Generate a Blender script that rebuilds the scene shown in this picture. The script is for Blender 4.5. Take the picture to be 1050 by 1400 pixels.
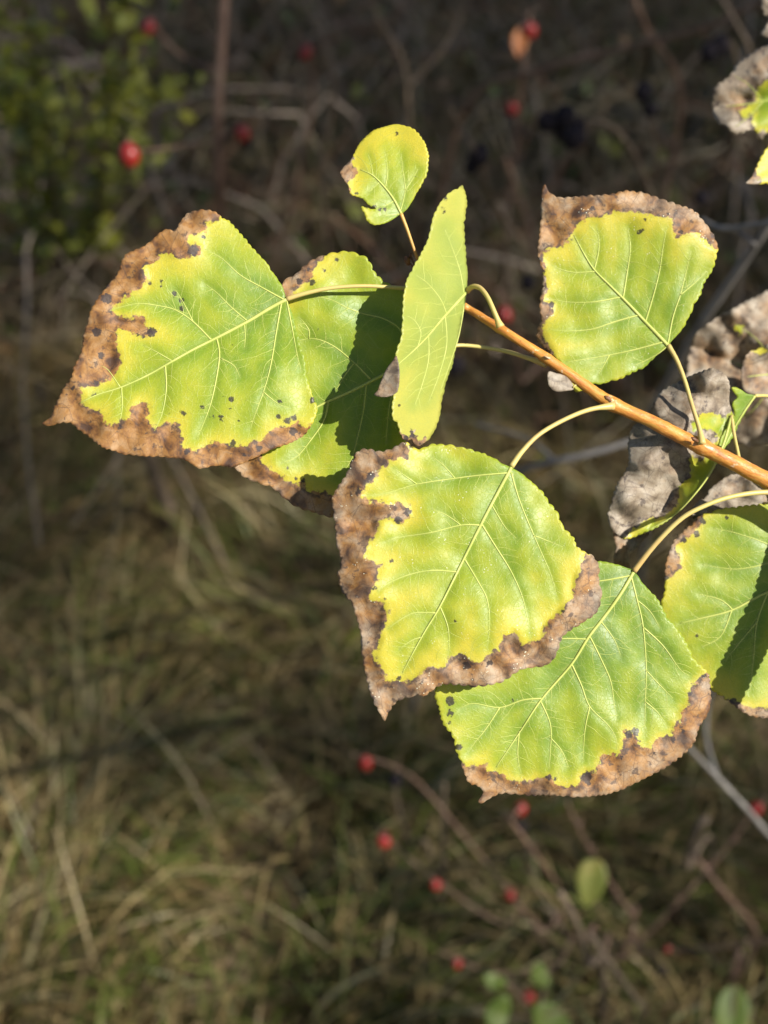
import bpy, math, random
import numpy as np
from mathutils import Vector, Matrix
from mathutils.geometry import delaunay_2d_cdt

for o in list(bpy.data.objects):
    bpy.data.objects.remove(o)
sc = bpy.context.scene
COL = sc.collection
R = math.radians

# ------------------------------------------------------------------ camera
PITCH = 40.0
CAMZ = 1.10
FOCUS = 0.353
TANW = 0.571                                   # picture width / distance
cam = bpy.data.cameras.new('camera')
cam.sensor_fit = 'HORIZONTAL'
cam.sensor_width = 36.0
cam.lens = 36.0 / TANW
cam.clip_start = 0.02
cam.clip_end = 1000.0
cam.dof.use_dof = True
cam.dof.focus_distance = FOCUS
cam.dof.aperture_fstop = cam.lens / 4.6        # 4.6 mm wide opening
cam_o = bpy.data.objects.new('camera', cam)
COL.objects.link(cam_o)
cam_o.location = (0, 0, CAMZ)
cam_o.rotation_euler = (R(90 - PITCH), 0, 0)
sc.camera = cam_o

# ------------------------------------------------------------------ sky and sun
SUN_EL, SUN_AZ = 41.0, 58.0                    # azimuth: degrees to the right of straight behind the camera
S = Vector((math.cos(R(SUN_EL)) * math.sin(R(SUN_AZ)), -math.cos(R(SUN_EL)) * math.cos(R(SUN_AZ)), math.sin(R(SUN_EL))))
world = bpy.data.worlds.new('World')
sc.world = world
world.use_nodes = True
wn = world.node_tree.nodes
bg = wn['Background']
sky = wn.new('ShaderNodeTexSky')
sky.sky_type = 'NISHITA'
sky.sun_disc = False
sky.sun_elevation = R(SUN_EL)
sky.sun_rotation = math.atan2(S.x, S.y)
world.node_tree.links.new(sky.outputs[0], bg.inputs[0])
bg.inputs[1].default_value = 0.05
sun = bpy.data.lights.new('sun', 'SUN')
sun.energy = 4.6
sun.angle = R(0.53)
sun.color = (1.0, 0.95, 0.86)
sun_o = bpy.data.objects.new('sun', sun)
COL.objects.link(sun_o)
sun_o.rotation_euler = S.to_track_quat('Z', 'Y').to_euler()
sc.view_settings.view_transform = 'Standard'
sc.view_settings.look = 'None'
sc.view_settings.gamma = 1.0
sc.view_settings.use_curve_mapping = False
sc.view_settings.exposure = 1.02
sc.render.engine = 'CYCLES'
sc.cycles.max_bounces = 5
sc.cycles.diffuse_bounces = 3
sc.cycles.glossy_bounces = 2
sc.cycles.transmission_bounces = 4

# ------------------------------------------------------------------ helpers
rng = np.random.default_rng(11)
random.seed(5)
cp, sp_ = math.cos(R(PITCH)), math.sin(R(PITCH))
FW = np.array((0, cp, -sp_)); UP = np.array((0, sp_, cp)); RT = np.array((1.0, 0, 0))
CAM = np.array((0, 0, CAMZ))
KP = TANW / 1050.0                              # slope per photo pixel

def W(px, py, d):
    """photo pixel + distance along the viewing axis -> world point(s)"""
    px = np.asarray(px, float); py = np.asarray(py, float); d = np.asarray(d, float)
    rx = (px - 525) * KP; ry = (700 - py) * KP
    return CAM + d[..., None] * (FW + rx[..., None] * RT + ry[..., None] * UP)

def ground_depth(py):
    return CAMZ / (sp_ - (700 - py) * KP * cp)

def hashf(ix, iy, seed):
    h = np.sin(ix * 127.1 + iy * 311.7 + seed * 74.7) * 43758.5453
    return h - np.floor(h)

def vnoise(x, y, seed=0):
    ix = np.floor(x); iy = np.floor(y); fx = x - ix; fy = y - iy
    fx = fx * fx * fx * (fx * (fx * 6 - 15) + 10); fy = fy * fy * fy * (fy * (fy * 6 - 15) + 10)
    a = hashf(ix, iy, seed); b = hashf(ix + 1, iy, seed); c = hashf(ix, iy + 1, seed); d = hashf(ix + 1, iy + 1, seed)
    return (a * (1 - fx) + b * fx) * (1 - fy) + (c * (1 - fx) + d * fx) * fy - 0.5

def fbm(x, y, seed=0, oct=3):
    v = 0; a = 1.0
    for i in range(oct):
        v = v + a * vnoise(x * 2 ** i, y * 2 ** i, seed + i * 13); a *= 0.5
    return v

def catmull(P, n=6, closed=False):
    P = np.asarray(P, float); N = len(P); out = []
    rngi = range(N if closed else N - 1)
    for i in rngi:
        if closed:
            p0, p1, p2, p3 = P[i - 1], P[i], P[(i + 1) % N], P[(i + 2) % N]
        else:
            p0 = P[max(i - 1, 0)]; p1 = P[i]; p2 = P[i + 1]; p3 = P[min(i + 2, N - 1)]
        for t in np.arange(n) / n:
            out.append(0.5 * ((2 * p1) + (-p0 + p2) * t + (2 * p0 - 5 * p1 + 4 * p2 - p3) * t * t + (-p0 + 3 * p1 - 3 * p2 + p3) * t ** 3))
    if not closed:
        out.append(P[-1])
    return np.array(out)

def resample(P, step, closed=False):
    Q = np.vstack([P, P[:1]]) if closed else P
    seg = np.linalg.norm(np.diff(Q, axis=0), axis=1); s = np.concatenate([[0], np.cumsum(seg)])
    n = max(2, int(round(s[-1] / step)))
    t = np.linspace(0, s[-1], n + 1)
    if closed:
        t = t[:-1]
    return np.stack([np.interp(t, s, Q[:, i]) for i in range(Q.shape[1])], 1)

def seg_dist(P, poly, closed=False):
    poly = np.asarray(poly, float)
    A = poly if closed else poly[:-1]
    B = np.roll(poly, -1, 0) if closed else poly[1:]
    best = np.full(len(P), 1e9)
    for a, b in zip(A, B):
        ab = b - a; L = max((ab * ab).sum(), 1e-9)
        t = np.clip(((P - a) @ ab) / L, 0, 1)
        q = a + t[:, None] * ab
        best = np.minimum(best, ((P - q) ** 2).sum(1))
    return np.sqrt(best)

def inside(P, poly):
    poly = np.asarray(poly, float); A = poly; B = np.roll(poly, -1, 0)
    res = np.zeros(len(P), bool)
    for a, b in zip(A, B):
        c = ((a[1] > P[:, 1]) != (b[1] > P[:, 1]))
        xs = (b[0] - a[0]) * (P[:, 1] - a[1]) / (b[1] - a[1] + 1e-12) + a[0]
        res ^= c & (P[:, 0] < xs)
    return res

def sdist(P, poly):
    d = seg_dist(P, poly, True)
    return np.where(inside(P, poly), d, -d)

def mesh_obj(name, V, F, mat, parent=None, smooth=True):
    me = bpy.data.meshes.new(name)
    me.from_pydata([tuple(v) for v in V], [], F)
    if smooth:
        me.polygons.foreach_set('use_smooth', [True] * len(me.polygons))
    if mat is not None:
        me.materials.append(mat)
    me.update()
    o = bpy.data.objects.new(name, me)
    COL.objects.link(o)
    if parent is not None:
        o.parent = parent
        o.matrix_parent_inverse = Matrix.Identity(4)
    return o

def setattr_f(me, name, vals):
    a = me.attributes.new(name, 'FLOAT', 'POINT')
    a.data.foreach_set('value', np.asarray(vals, np.float32))

def setattr_v(me, name, vals):
    a = me.attributes.new(name, 'FLOAT_VECTOR', 'POINT')
    a.data.foreach_set('vector', np.asarray(vals, np.float32).ravel())

def setattr_c(me, name, vals):
    a = me.attributes.new(name, 'FLOAT_COLOR', 'POINT')
    a.data.foreach_set('color', np.asarray(vals, np.float32).ravel())

def empty(name, loc, label, cat, group=None):
    o = bpy.data.objects.new(name, None)
    COL.objects.link(o)
    o.location = loc
    o.empty_display_size = 0.05
    o['label'] = label
    o['category'] = cat
    if group:
        o['group'] = group
    return o

def part(name, V, F, mat, root, smooth=True):
    """part of a thing: vertices given in world space, stored relative to the thing's base"""
    off = np.array(world_loc(root))
    o = mesh_obj(name, np.asarray(V) - off, F, mat, root, smooth)
    return o

def world_loc(o):
    p = np.zeros(3)
    while o is not None:
        p = p + np.array(o.location); o = o.parent
    return p

def tube(P, rad, n=8, knobs=0.0, seed=0):
    """tapered tube along 3-D points; returns vertices and faces, ends closed"""
    P = np.asarray(P, float); N = len(P)
    rad = np.broadcast_to(np.asarray(rad, float), (N,))
    T = np.gradient(P, axis=0); T /= np.linalg.norm(T, axis=1)[:, None] + 1e-12
    u = np.cross(T[0], (0.31, 0.52, 0.79)); u /= np.linalg.norm(u)
    V = []
    for i in range(N):
        u = u - T[i] * (u @ T[i]); u /= np.linalg.norm(u) + 1e-12
        w = np.cross(T[i], u)
        for j in range(n):
            a = 2 * math.pi * j / n
            r = rad[i]
            if knobs:
                r *= 1 + knobs * (hashf(i * 0.37 + seed, j * 1.7, seed) - 0.5)
            V.append(P[i] + r * (math.cos(a) * u + math.sin(a) * w))
    F = []
    for i in range(N - 1):
        for j in range(n):
            a = i * n + j; b = i * n + (j + 1) % n
            F.append((a, b, b + n, a + n))
    F.append(tuple(range(n))[::-1]); F.append(tuple(range((N - 1) * n, N * n)))
    return np.array(V), F

def merge(parts):
    V = []; F = []; n = 0
    for v, f in parts:
        V.append(v); F += [tuple(i + n for i in q) for q in f]; n += len(v)
    return np.vstack(V), F

# ------------------------------------------------------------------ materials
class NT:
    def __init__(self, name):
        self.m = bpy.data.materials.new(name); self.m.use_nodes = True
        self.t = self.m.node_tree; self.n = self.t.nodes
        self.b = self.n['Principled BSDF']; self.out = self.n['Material Output']
    def link(self, a, b): self.t.links.new(a, b)
    def _in(self, s, v):
        if isinstance(v, bpy.types.NodeSocket): self.link(v, s)
        elif v is not None: s.default_value = v
    def attr(self, name, kind='Fac'):
        a = self.n.new('ShaderNodeAttribute'); a.attribute_name = name; return a.outputs[kind]
    def noise(self, vec, scale, detail=3, rough=0.5, dist=0.0):
        a = self.n.new('ShaderNodeTexNoise'); self._in(a.inputs['Vector'], vec)
        a.inputs['Scale'].default_value = scale; a.inputs['Detail'].default_value = detail
        a.inputs['Roughness'].default_value = rough; a.inputs['Distortion'].default_value = dist
        return a.outputs['Fac']
    def voro(self, vec, scale, feat='DISTANCE_TO_EDGE', rnd=1.0):
        a = self.n.new('ShaderNodeTexVoronoi'); a.feature = feat; self._in(a.inputs['Vector'], vec)
        a.inputs['Scale'].default_value = scale; a.inputs['Randomness'].default_value = rnd
        return a.outputs['Distance']
    def math(self, op, a, b=None, c=None, clamp=False):
        m = self.n.new('ShaderNodeMath'); m.operation = op; m.use_clamp = clamp
        self._in(m.inputs[0], a)
        if b is not None: self._in(m.inputs[1], b)
        if c is not None: self._in(m.inputs[2], c)
        return m.outputs[0]
    def mr(self, v, a, b, c=0.0, d=1.0, smooth=True):
        m = self.n.new('ShaderNodeMapRange'); m.interpolation_type = 'SMOOTHSTEP' if smooth else 'LINEAR'
        self._in(m.inputs['Value'], v)
        for k, x in zip(('From Min', 'From Max', 'To Min', 'To Max'), (a, b, c, d)):
            self._in(m.inputs[k], x)
        return m.outputs['Result']
    def mix(self, f, a, b, mode='MIX'):
        m = self.n.new('ShaderNodeMix'); m.data_type = 'RGBA'; m.blend_type = mode; m.clamp_factor = True
        self._in(m.inputs[0], f)
        for s, v in ((m.inputs[6], a), (m.inputs[7], b)):
            if isinstance(v, tuple): v = (*v, 1.0) if len(v) == 3 else v
            self._in(s, v)
        return m.outputs[2]
    def ramp(self, f, stops):
        r = self.n.new('ShaderNodeValToRGB'); e = r.color_ramp.elements
        while len(e) < len(stops): e.new(0.5)
        for el, (p, c) in zip(e, stops): el.position = p; el.color = (*c, 1)
        self._in(r.inputs[0], f); return r.outputs[0]
    def bump(self, h, strength, dist):
        b = self.n.new('ShaderNodeBump'); b.inputs['Strength'].default_value = strength if not isinstance(strength, bpy.types.NodeSocket) else 1
        if isinstance(strength, bpy.types.NodeSocket): self.link(strength, b.inputs['Strength'])
        b.inputs['Distance'].default_value = dist
        self._in(b.inputs['Height'], h); return b.outputs[0]
    def coord(self, kind='Object'):
        return self.n.new('ShaderNodeTexCoord').outputs[kind]

def leaf_material(name):
    M = NT(name)
    P = M.attr('leaf_pos', 'Vector')
    gd = M.attr('green_dist'); vd = M.attr('vein_dist'); spd = M.attr('spot_dist')
    yl = M.attr('yellowness'); pale = M.attr('underside'); grey = M.attr('greyness'); dust = M.attr('dustiness')
    n1 = M.noise(P, 5.0, 4, 0.6); n2 = M.noise(P, 22.0, 3, 0.6); n0 = M.noise(P, 1.6, 3)
    cellr = M.voro(P, 11.0, 'F1')
    g = M.math('ADD', gd, M.math('MULTIPLY', M.math('SUBTRACT', n1, 0.5), 0.13))
    g = M.math('ADD', g, M.math('MULTIPLY', M.math('SUBTRACT', n2, 0.5), 0.10))
    g = M.math('ADD', g, M.math('MULTIPLY', M.math('SUBTRACT', cellr, 0.35), 0.07))
    brown = M.mr(g, -0.012, 0.018, 1.0, 0.0)
    # living part
    ymix = M.math('ADD', yl, M.math('MULTIPLY', M.math('SUBTRACT', n1, 0.5), 0.38))
    ymix = M.math('ADD', ymix, M.math('MULTIPLY', M.math('SUBTRACT', n0, 0.5), 0.45))
    green = M.ramp(ymix, [(0.0, (0.110, 0.215, 0.040)), (0.35, (0.215, 0.325, 0.026)), (0.65, (0.365, 0.420, 0.028)), (1.0, (0.60, 0.52, 0.050))])
    halo = M.mr(g, 0.0, 0.11, 1.0, 0.0)
    halo = M.math('MULTIPLY', halo, M.mr(n1, 0.35, 0.6))
    green = M.mix(M.math('MULTIPLY', halo, 0.85), green, (0.60, 0.52, 0.06))
    mott = M.noise(P, 60, 2)
    green = M.mix(M.mr(mott, 0.3, 0.8, 0.0, 0.22), green, (0.10, 0.17, 0.02))
    e1 = M.voro(P, 4.2); e2 = M.voro(P, 14.0); e3 = M.voro(P, 36.0)
    l1 = M.mr(e1, 0.0, 0.026, 1.0, 0.0); l2 = M.mr(e2, 0.0, 0.055, 1.0, 0.0); l3 = M.mr(e3, 0, 0.08, 1, 0)
    net = M.math('MAXIMUM', M.math('MULTIPLY', l1, 0.48), M.math('MAXIMUM', M.math('MULTIPLY', l2, 0.24), M.math('MULTIPLY', l3, 0.14)))
    green = M.mix(M.math('MULTIPLY', net, 0.75), green, (0.40, 0.45, 0.10))
    nearv = M.mr(vd, 0.0, 0.055, 1.0, 0.0)
    green = M.mix(M.math('MULTIPLY', nearv, 0.35), green, (0.36, 0.42, 0.10))
    green = M.mix(M.math('MULTIPLY', pale, 0.52), green, (0.36, 0.40, 0.125))
    # dried part
    nb = M.noise(P, 2.6, 4, 0.65); nb2 = M.noise(P, 4.2, 5, 0.55, 0.5)
    dry = M.ramp(nb2, [(0.33, (0.070, 0.034, 0.018)), (0.42, (0.190, 0.085, 0.026)), (0.52, (0.300, 0.148, 0.042)), (0.66, (0.37, 0.22, 0.10))])
    gry = M.ramp(nb2, [(0.33, (0.090, 0.068, 0.048)), (0.43, (0.200, 0.155, 0.108)), (0.53, (0.275, 0.225, 0.165)), (0.66, (0.37, 0.315, 0.245))])
    gm = M.math('ADD', grey, M.math('MULTIPLY', M.math('SUBTRACT', nb, 0.5), 3.0), clamp=True)
    # the outer rim of the dried zone is the oldest and greyest
    dry = M.mix(gm, dry, gry)
    blot = M.mr(M.noise(P, 8.0, 4, 0.6), 0.60, 0.67)
    dry = M.mix(M.math('MULTIPLY', blot, 0.72), dry, (0.045, 0.032, 0.030))
    dark_front = M.math('MULTIPLY', M.mr(g, -0.09, -0.02, 0, 1), M.mr(M.noise(P, 12.0, 3), 0.46, 0.58))
    dry = M.mix(M.math('MULTIPLY', dark_front, 0.8), dry, (0.05, 0.033, 0.028))
    bl = M.math('MAXIMUM', M.math('MULTIPLY', l1, 0.9), M.math('MULTIPLY', l2, 0.6))
    bl = M.math('MULTIPLY', bl, M.mr(n1, 0.35, 0.6, 0.35, 1.0))
    dry = M.mix(M.math('MULTIPLY', bl, 0.7), dry, (0.055, 0.036, 0.028))
    dry = M.mix(M.math('MULTIPLY', M.mr(vd, 0.0, 0.03, 1, 0), 0.45), dry, (0.05, 0.035, 0.03))
    colr = M.mix(brown, green, dry)
    # dark necrotic spots
    sd = M.math('ADD', spd, M.math('MULTIPLY', M.math('SUBTRACT', n2, 0.5), 0.10))
    spot = M.mr(sd, -0.006, 0.010, 1.0, 0.0)
    colr = M.mix(M.math('MULTIPLY', spot, 0.9), colr, M.mix(n2, (0.012, 0.009, 0.010), (0.060, 0.046, 0.044)))
    # pale dust grains
    dv = M.voro(P, 24.0, 'F1')
    dm = M.math('MULTIPLY', M.mr(dv, 0.15, 0.22, 1, 0), M.mr(M.noise(P, 4.0, 2), 0.56, 0.64))
    dm = M.math('MULTIPLY', M.math('MULTIPLY', dm, dust), M.mr(M.noise(P, 33.0, 1), 0.45, 0.5))
    colr = M.mix(dm, colr, (0.72, 0.72, 0.55))
    rough = M.mr(brown, 0, 1, 0.43, 0.62, False)
    hh = M.math('ADD', M.math('MULTIPLY', l2, 0.3), M.math('MULTIPLY', n2, 0.8))
    hh = M.math('ADD', hh, M.math('MULTIPLY', M.math('MULTIPLY', nb2, M.mr(gd, -0.05, 0.03, 1, 0)), 3.0))
    nrm = M.bump(hh, 0.5, 0.00014)
    b = M.b
    M.link(colr, b.inputs['Base Color']); M.link(rough, b.inputs['Roughness']); M.link(nrm, b.inputs['Normal'])
    b.inputs['Specular IOR Level'].default_value = 0.46
    tr = M.n.new('ShaderNodeBsdfTranslucent'); M.link(nrm, tr.inputs['Normal'])
    gm_ = M.n.new('ShaderNodeGamma'); M.link(colr, gm_.inputs[0]); gm_.inputs[1].default_value = 0.5     # two faces of the blade share the absorption
    M.link(gm_.outputs[0], tr.inputs['Color'])
    ms = M.n.new('ShaderNodeMixShader')
    M.link(M.mr(brown, 0, 1, 0.40, 0.16, False), ms.inputs[0]); M.link(b.outputs[0], ms.inputs[1]); M.link(tr.outputs[0], ms.inputs[2])
    M.link(ms.outputs[0], M.out.inputs['Surface'])
    return M.m

def simple_material(name, stops, scale=60.0, rough=0.6, bump=0.3, dist=0.0006, spec=0.3, detail=4, attr=None):
    M = NT(name)
    P = M.coord('Object')
    n = M.noise(P, scale, detail, 0.65)
    c = M.ramp(n, stops)
    if attr:
        c = M.mix(1.0, M.attr(attr, 'Color'), M.ramp(n, [(0.2, (0.6, 0.6, 0.6)), (0.8, (1.25, 1.25, 1.25))]), 'MULTIPLY')
    M.link(c, M.b.inputs['Base Color'])
    M.b.inputs['Roughness'].default_value = rough
    M.b.inputs['Specular IOR Level'].default_value = spec
    if bump:
        M.link(M.bump(n, bump, dist), M.b.inputs['Normal'])
    return M.m

def thin_leaf_material(name, attr=None, stops=None, transl=0.3, scale=90.0):
    M = NT(name)
    n = M.noise(M.coord('Object'), scale, 3)
    c = M.ramp(n, stops) if stops else M.mix(1.0, M.attr(attr, 'Color'), M.ramp(n, [(0.2, (0.65, 0.65, 0.65)), (0.8, (1.2, 1.2, 1.2))]), 'MULTIPLY')
    M.link(c, M.b.inputs['Base Color']); M.b.inputs['Roughness'].default_value = 0.5
    tr = M.n.new('ShaderNodeBsdfTranslucent'); M.link(c, tr.inputs['Color'])
    ms = M.n.new('ShaderNodeMixShader'); ms.inputs[0].default_value = transl
    M.link(M.b.outputs[0], ms.inputs[1]); M.link(tr.outputs[0], ms.inputs[2]); M.link(ms.outputs[0], M.out.inputs['Surface'])
    return M.m

M_LEAF = leaf_material('poplar_leaf')
M_VEIN = simple_material('leaf_vein', [(0.3, (0.33, 0.38, 0.08)), (0.7, (0.44, 0.46, 0.13))], 300, 0.45, 0.15, 0.0001)
M_PETIOLE = simple_material('petiole', [(0.25, (0.38, 0.215, 0.085)), (0.45, (0.46, 0.35, 0.12)), (0.8, (0.44, 0.41, 0.12))], 55, 0.42, 0.15, 0.0002, 0.4)

def stem_material():
    M = NT('poplar_stem')
    P = M.coord('Object'); A = M.attr('along', 'Vector')
    n = M.noise(A, 3.0, 5, 0.65); f = M.noise(P, 520, 3, 0.6); big = M.noise(A, 0.9, 3, 0.6)
    c = M.ramp(n, [(0.30, (0.36, 0.125, 0.024)), (0.46, (0.47, 0.185, 0.034)), (0.58, (0.54, 0.235, 0.045)), (0.74, (0.60, 0.35, 0.12))])
    c = M.mix(M.mr(big, 0.52, 0.66, 0, 0.65), c, (0.46, 0.30, 0.06))
    c = M.mix(M.mr(big, 0.44, 0.34, 0, 0.55), c, (0.30, 0.085, 0.030))
    c = M.mix(M.mr(f, 0.62, 0.70, 0, 0.7), c, (0.62, 0.47, 0.30))
    c = M.mix(M.mr(f, 0.34, 0.26, 0, 0.7), c, (0.12, 0.035, 0.012))
    M.link(c, M.b.inputs['Base Color']); M.b.inputs['Roughness'].default_value = 0.34
    M.link(M.bump(M.math('ADD', M.math('MULTIPLY', n, 2.0), f), 0.35, 0.0002), M.b.inputs['Normal'])
    return M.m
def twig_attr(o, nseg, step=0.0025):
    k = len(o.data.vertices) // nseg
    i = np.repeat(np.arange(k), nseg); a = np.tile(np.arange(nseg), k) * 2 * math.pi / nseg
    setattr_v(o.data, 'along', np.stack([i * step * 90, 1.6 * np.cos(a), 1.6 * np.sin(a)], 1))
M_STEM = stem_material()
M_PETIOLE_ORANGE = simple_material('orange_petiole', [(0.25, (0.42, 0.18, 0.045)), (0.5, (0.48, 0.27, 0.07)), (0.8, (0.47, 0.34, 0.10))], 70, 0.4, 0.15, 0.0002, 0.4)
M_SCAR = simple_material('leaf_scar', [(0.3, (0.36, 0.24, 0.13)), (0.7, (0.60, 0.50, 0.36))], 500, 0.7, 0.4, 0.0003)
M_BUD = simple_material('bud', [(0.3, (0.06, 0.025, 0.012)), (0.7, (0.24, 0.11, 0.05))], 400, 0.5, 0.4, 0.0004)
M_BARK = simple_material('grey_green_bark', [(0.3, (0.06, 0.055, 0.04)), (0.6, (0.15, 0.13, 0.10)), (0.8, (0.22, 0.20, 0.16))], 40, 0.8, 0.6, 0.002)
M_CANE = simple_material('rose_cane', [(0.25, (0.08, 0.046, 0.032)), (0.5, (0.16, 0.095, 0.066)), (0.8, (0.25, 0.17, 0.12))], 35, 0.6, 0.4, 0.0008)
M_GREYWOOD = simple_material('dead_grey_wood', [(0.25, (0.10, 0.088, 0.078)), (0.5, (0.19, 0.175, 0.16)), (0.8, (0.29, 0.27, 0.25))], 50, 0.75, 0.5, 0.001)
M_BROWNTWIG = simple_material('brown_twig', [(0.25, (0.055, 0.04, 0.028)), (0.6, (0.15, 0.11, 0.075)), (0.85, (0.25, 0.19, 0.13))], 45, 0.75, 0.5, 0.001)
M_HIP = simple_material('rose_hip', [(0.3, (0.17, 0.008, 0.009)), (0.7, (0.29, 0.020, 0.012))], 70, 0.32, 0.1, 0.0003, 0.5)
M_SEPAL = simple_material('dry_sepal', [(0.3, (0.03, 0.02, 0.015)), (0.7, (0.11, 0.07, 0.04))], 200, 0.7, 0.3)
M_SLOE = simple_material('black_berry', [(0.3, (0.008, 0.007, 0.009)), (0.7, (0.028, 0.022, 0.026))], 160, 0.85, 0.7, 0.0015, 0.12)
M_GRASS = thin_leaf_material('dry_grass', attr='tint', transl=0.22)
M_TWIGS = simple_material('thicket_twig', None or [(0, (0.1, 0.1, 0.1)), (1, (0.1, 0.1, 0.1))], 40, 0.8, 0.3, 0.001, attr='tint')
M_SHRUB = thin_leaf_material('shrub_leaf', stops=[(0.25, (0.085, 0.11, 0.012)), (0.5, (0.155, 0.165, 0.016)), (0.8, (0.27, 0.235, 0.025))], scale=14)
M_SPROUT = thin_leaf_material('sprout_leaf', stops=[(0.25, (0.07, 0.12, 0.012)), (0.6, (0.13, 0.18, 0.018)), (0.85, (0.22, 0.23, 0.03))], scale=40)
M_YELLOWLEAF = thin_leaf_material('autumn_yellow_leaf', stops=[(0.25, (0.16, 0.20, 0.03)), (0.6, (0.27, 0.27, 0.05)), (0.85, (0.36, 0.20, 0.07))], scale=45)
M_ORANGELEAF = thin_leaf_material('orange_leaf', stops=[(0.25, (0.33, 0.10, 0.02)), (0.7, (0.48, 0.17, 0.035))], scale=60)
M_SHADE_CROWN = thin_leaf_material('shade_crown_leaf', stops=[(0.25, (0.035, 0.055, 0.010)), (0.7, (0.08, 0.11, 0.02))], scale=3, transl=0.1)  # leaves of the unseen tree added for shade

# ------------------------------------------------------------------ ground
def ground():
    def axis(a, b, n, far):
        core = np.linspace(a, b, n); g = np.geomspace(0.15, far, 14)
        return np.concatenate([(a - g)[::-1], core, b + g])
    X = axis(-2.2, 2.2, 120, 300); Y = axis(-0.6, 5.5, 160, 300)
    gx, gy = np.meshgrid(X, Y)
    near = np.exp(-(np.maximum(0, np.hypot(gx, gy - 2) - 3) / 4) ** 2)
    gz = (0.05 * fbm(gx * 1.8, gy * 1.8, 3, 4) + 0.02 * vnoise(gx * 9, gy * 9, 8)) * near - 0.02
    V = np.stack([gx.ravel(), gy.ravel(), gz.ravel()], 1)
    nx, ny = len(X), len(Y)
    F = [(j * nx + i, j * nx + i + 1, (j + 1) * nx + i + 1, (j + 1) * nx + i) for j in range(ny - 1) for i in range(nx - 1)]
    M = NT('meadow_soil')
    P = M.coord('Object')
    n = M.noise(P, 9, 6, 0.7); n2 = M.noise(P, 60, 4, 0.7); n3 = M.noise(P, 1.3, 3)
    c = M.ramp(n2, [(0.25, (0.06, 0.042, 0.024)), (0.5, (0.14, 0.10, 0.055)), (0.8, (0.25, 0.18, 0.10))])
    c = M.mix(M.mr(n, 0.48, 0.62, 0, 0.6), c, (0.05, 0.07, 0.018))
    c = M.mix(M.mr(n3, 0.5, 0.7, 0, 0.5), c, (0.07, 0.05, 0.028))
    M.link(c, M.b.inputs['Base Color']); M.b.inputs['Roughness'].default_value = 0.95
    M.link(M.bump(n2, 0.8, 0.01), M.b.inputs['Normal'])
    o = mesh_obj('ground', V, F, M.m)
    o['kind'] = 'structure'
    o['label'] = 'brown soil and leaf litter under the matted dry grass'
    return o
ground()

# ------------------------------------------------------------------ unseen tree added for shade, right of the picture
HV = np.array((math.sin(R(SUN_AZ)), -math.cos(R(SUN_AZ)), 0)); LV = np.array((-HV[1], HV[0], 0))

def leaf_cloud(C, size, r):
    """many small diamond leaves at centres C"""
    n = len(C)
    a = r.normal(size=(n, 3)); a /= np.linalg.norm(a, axis=1)[:, None]
    b = np.cross(a, r.normal(size=(n, 3))); b /= np.linalg.norm(b, axis=1)[:, None]
    s = size * r.uniform(0.7, 1.3, (n, 1))
    V = np.stack([C - a * s, C + b * s * 0.55 + a * s * .15, C + a * s, C - b * s * 0.55 + a * s * .15], 1).reshape(-1, 3)
    F = [(4 * i, 4 * i + 1, 4 * i + 2, 4 * i + 3) for i in range(n)]
    return V, F

def added_shade_tree():
    """unseen tree added behind the camera, to the right, to shade the meadow; a gap cut in its crown lets the sun on to the twig"""
    r = np.random.default_rng(4)
    s0, lc, zc = 12.0, 1.9, 11.6
    root = empty('added_shade_tree', HV * s0 + LV * lc, 'unseen tall tree added out of view to shade grass and thicket', 'tree')
    base = HV * s0 + LV * lc
    pts = catmull(np.array([base + (0, 0, -0.2), base + (0.1, 0, 3.5), base + (-.1, .1, 7), base + (0, 0, 11), base + (.1, 0, 14.0)]), 5)
    part('trunk', *tube(pts, np.linspace(0.26, 0.05, len(pts)), 12, 0.15, 1), M_BARK, root)
    for i in range(9):
        a = math.atan2(LV[1], LV[0]) + r.uniform(-1.5, 1.5); h = r.uniform(7.5, 12.0); ln = r.uniform(2.0, 3.2)
        p0 = base + (0, 0, h); d = np.array((math.cos(a), math.sin(a), 0.45))
        P = catmull(np.array([p0, p0 + d * ln * .4, p0 + d * ln + (0, 0, -.2)]), 5)
        part('branch', *tube(P, np.linspace(0.035, 0.008, len(P)), 7, 0.15, i), M_BARK, root)
    n = 46000
    q = r.normal(size=(n, 3)); q /= np.linalg.norm(q, axis=1)[:, None]
    q *= r.uniform(0, 1, (n, 1)) ** (1 / 3)
    L = lc + q[:, 0] * 3.6; s = s0 + q[:, 1] * 2.4; z = zc + q[:, 2] * 3.3
    zz = z + (s0 - s) * math.tan(R(SUN_EL))                       # height where the sun ray through the leaf meets the trunk's plane
    keep = r.uniform(0, 1, n) < np.interp(L + 0.6 * (zz - 11.3), [0.0, 0.9, 1.7, 2.4], THIN)
    gap = ((L - 0.26) / 0.32) ** 2 + ((zz - 11.42) / 0.36) ** 2 < 1
    keep &= ~gap
    L, z, s = L[keep], z[keep], s[keep]
    C = HV * s[:, None] + LV * L[:, None] + np.array((0, 0, 1)) * z[:, None]
    o = part('crown', *leaf_cloud(C, 0.085, r), M_SHADE_CROWN, root, False)
    o['kind'] = 'stuff'
THIN = [0.085, 0.12, 0.25, 0.34]
added_shade_tree()

# ------------------------------------------------------------------ poplar sapling
TRUNK_BASE = np.array((0.43, 0.62, -0.03))
sapling = empty('poplar_sapling', TRUNK_BASE + (0, 0, 0.03), 'young poplar with an orange-brown twig of sunlit yellow-green leaves with scorched brown edges', 'sapling')

def zoomed(ox, oy, s, pts):
    return [(ox + x / s, oy + y / s) for x, y in pts]

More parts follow.
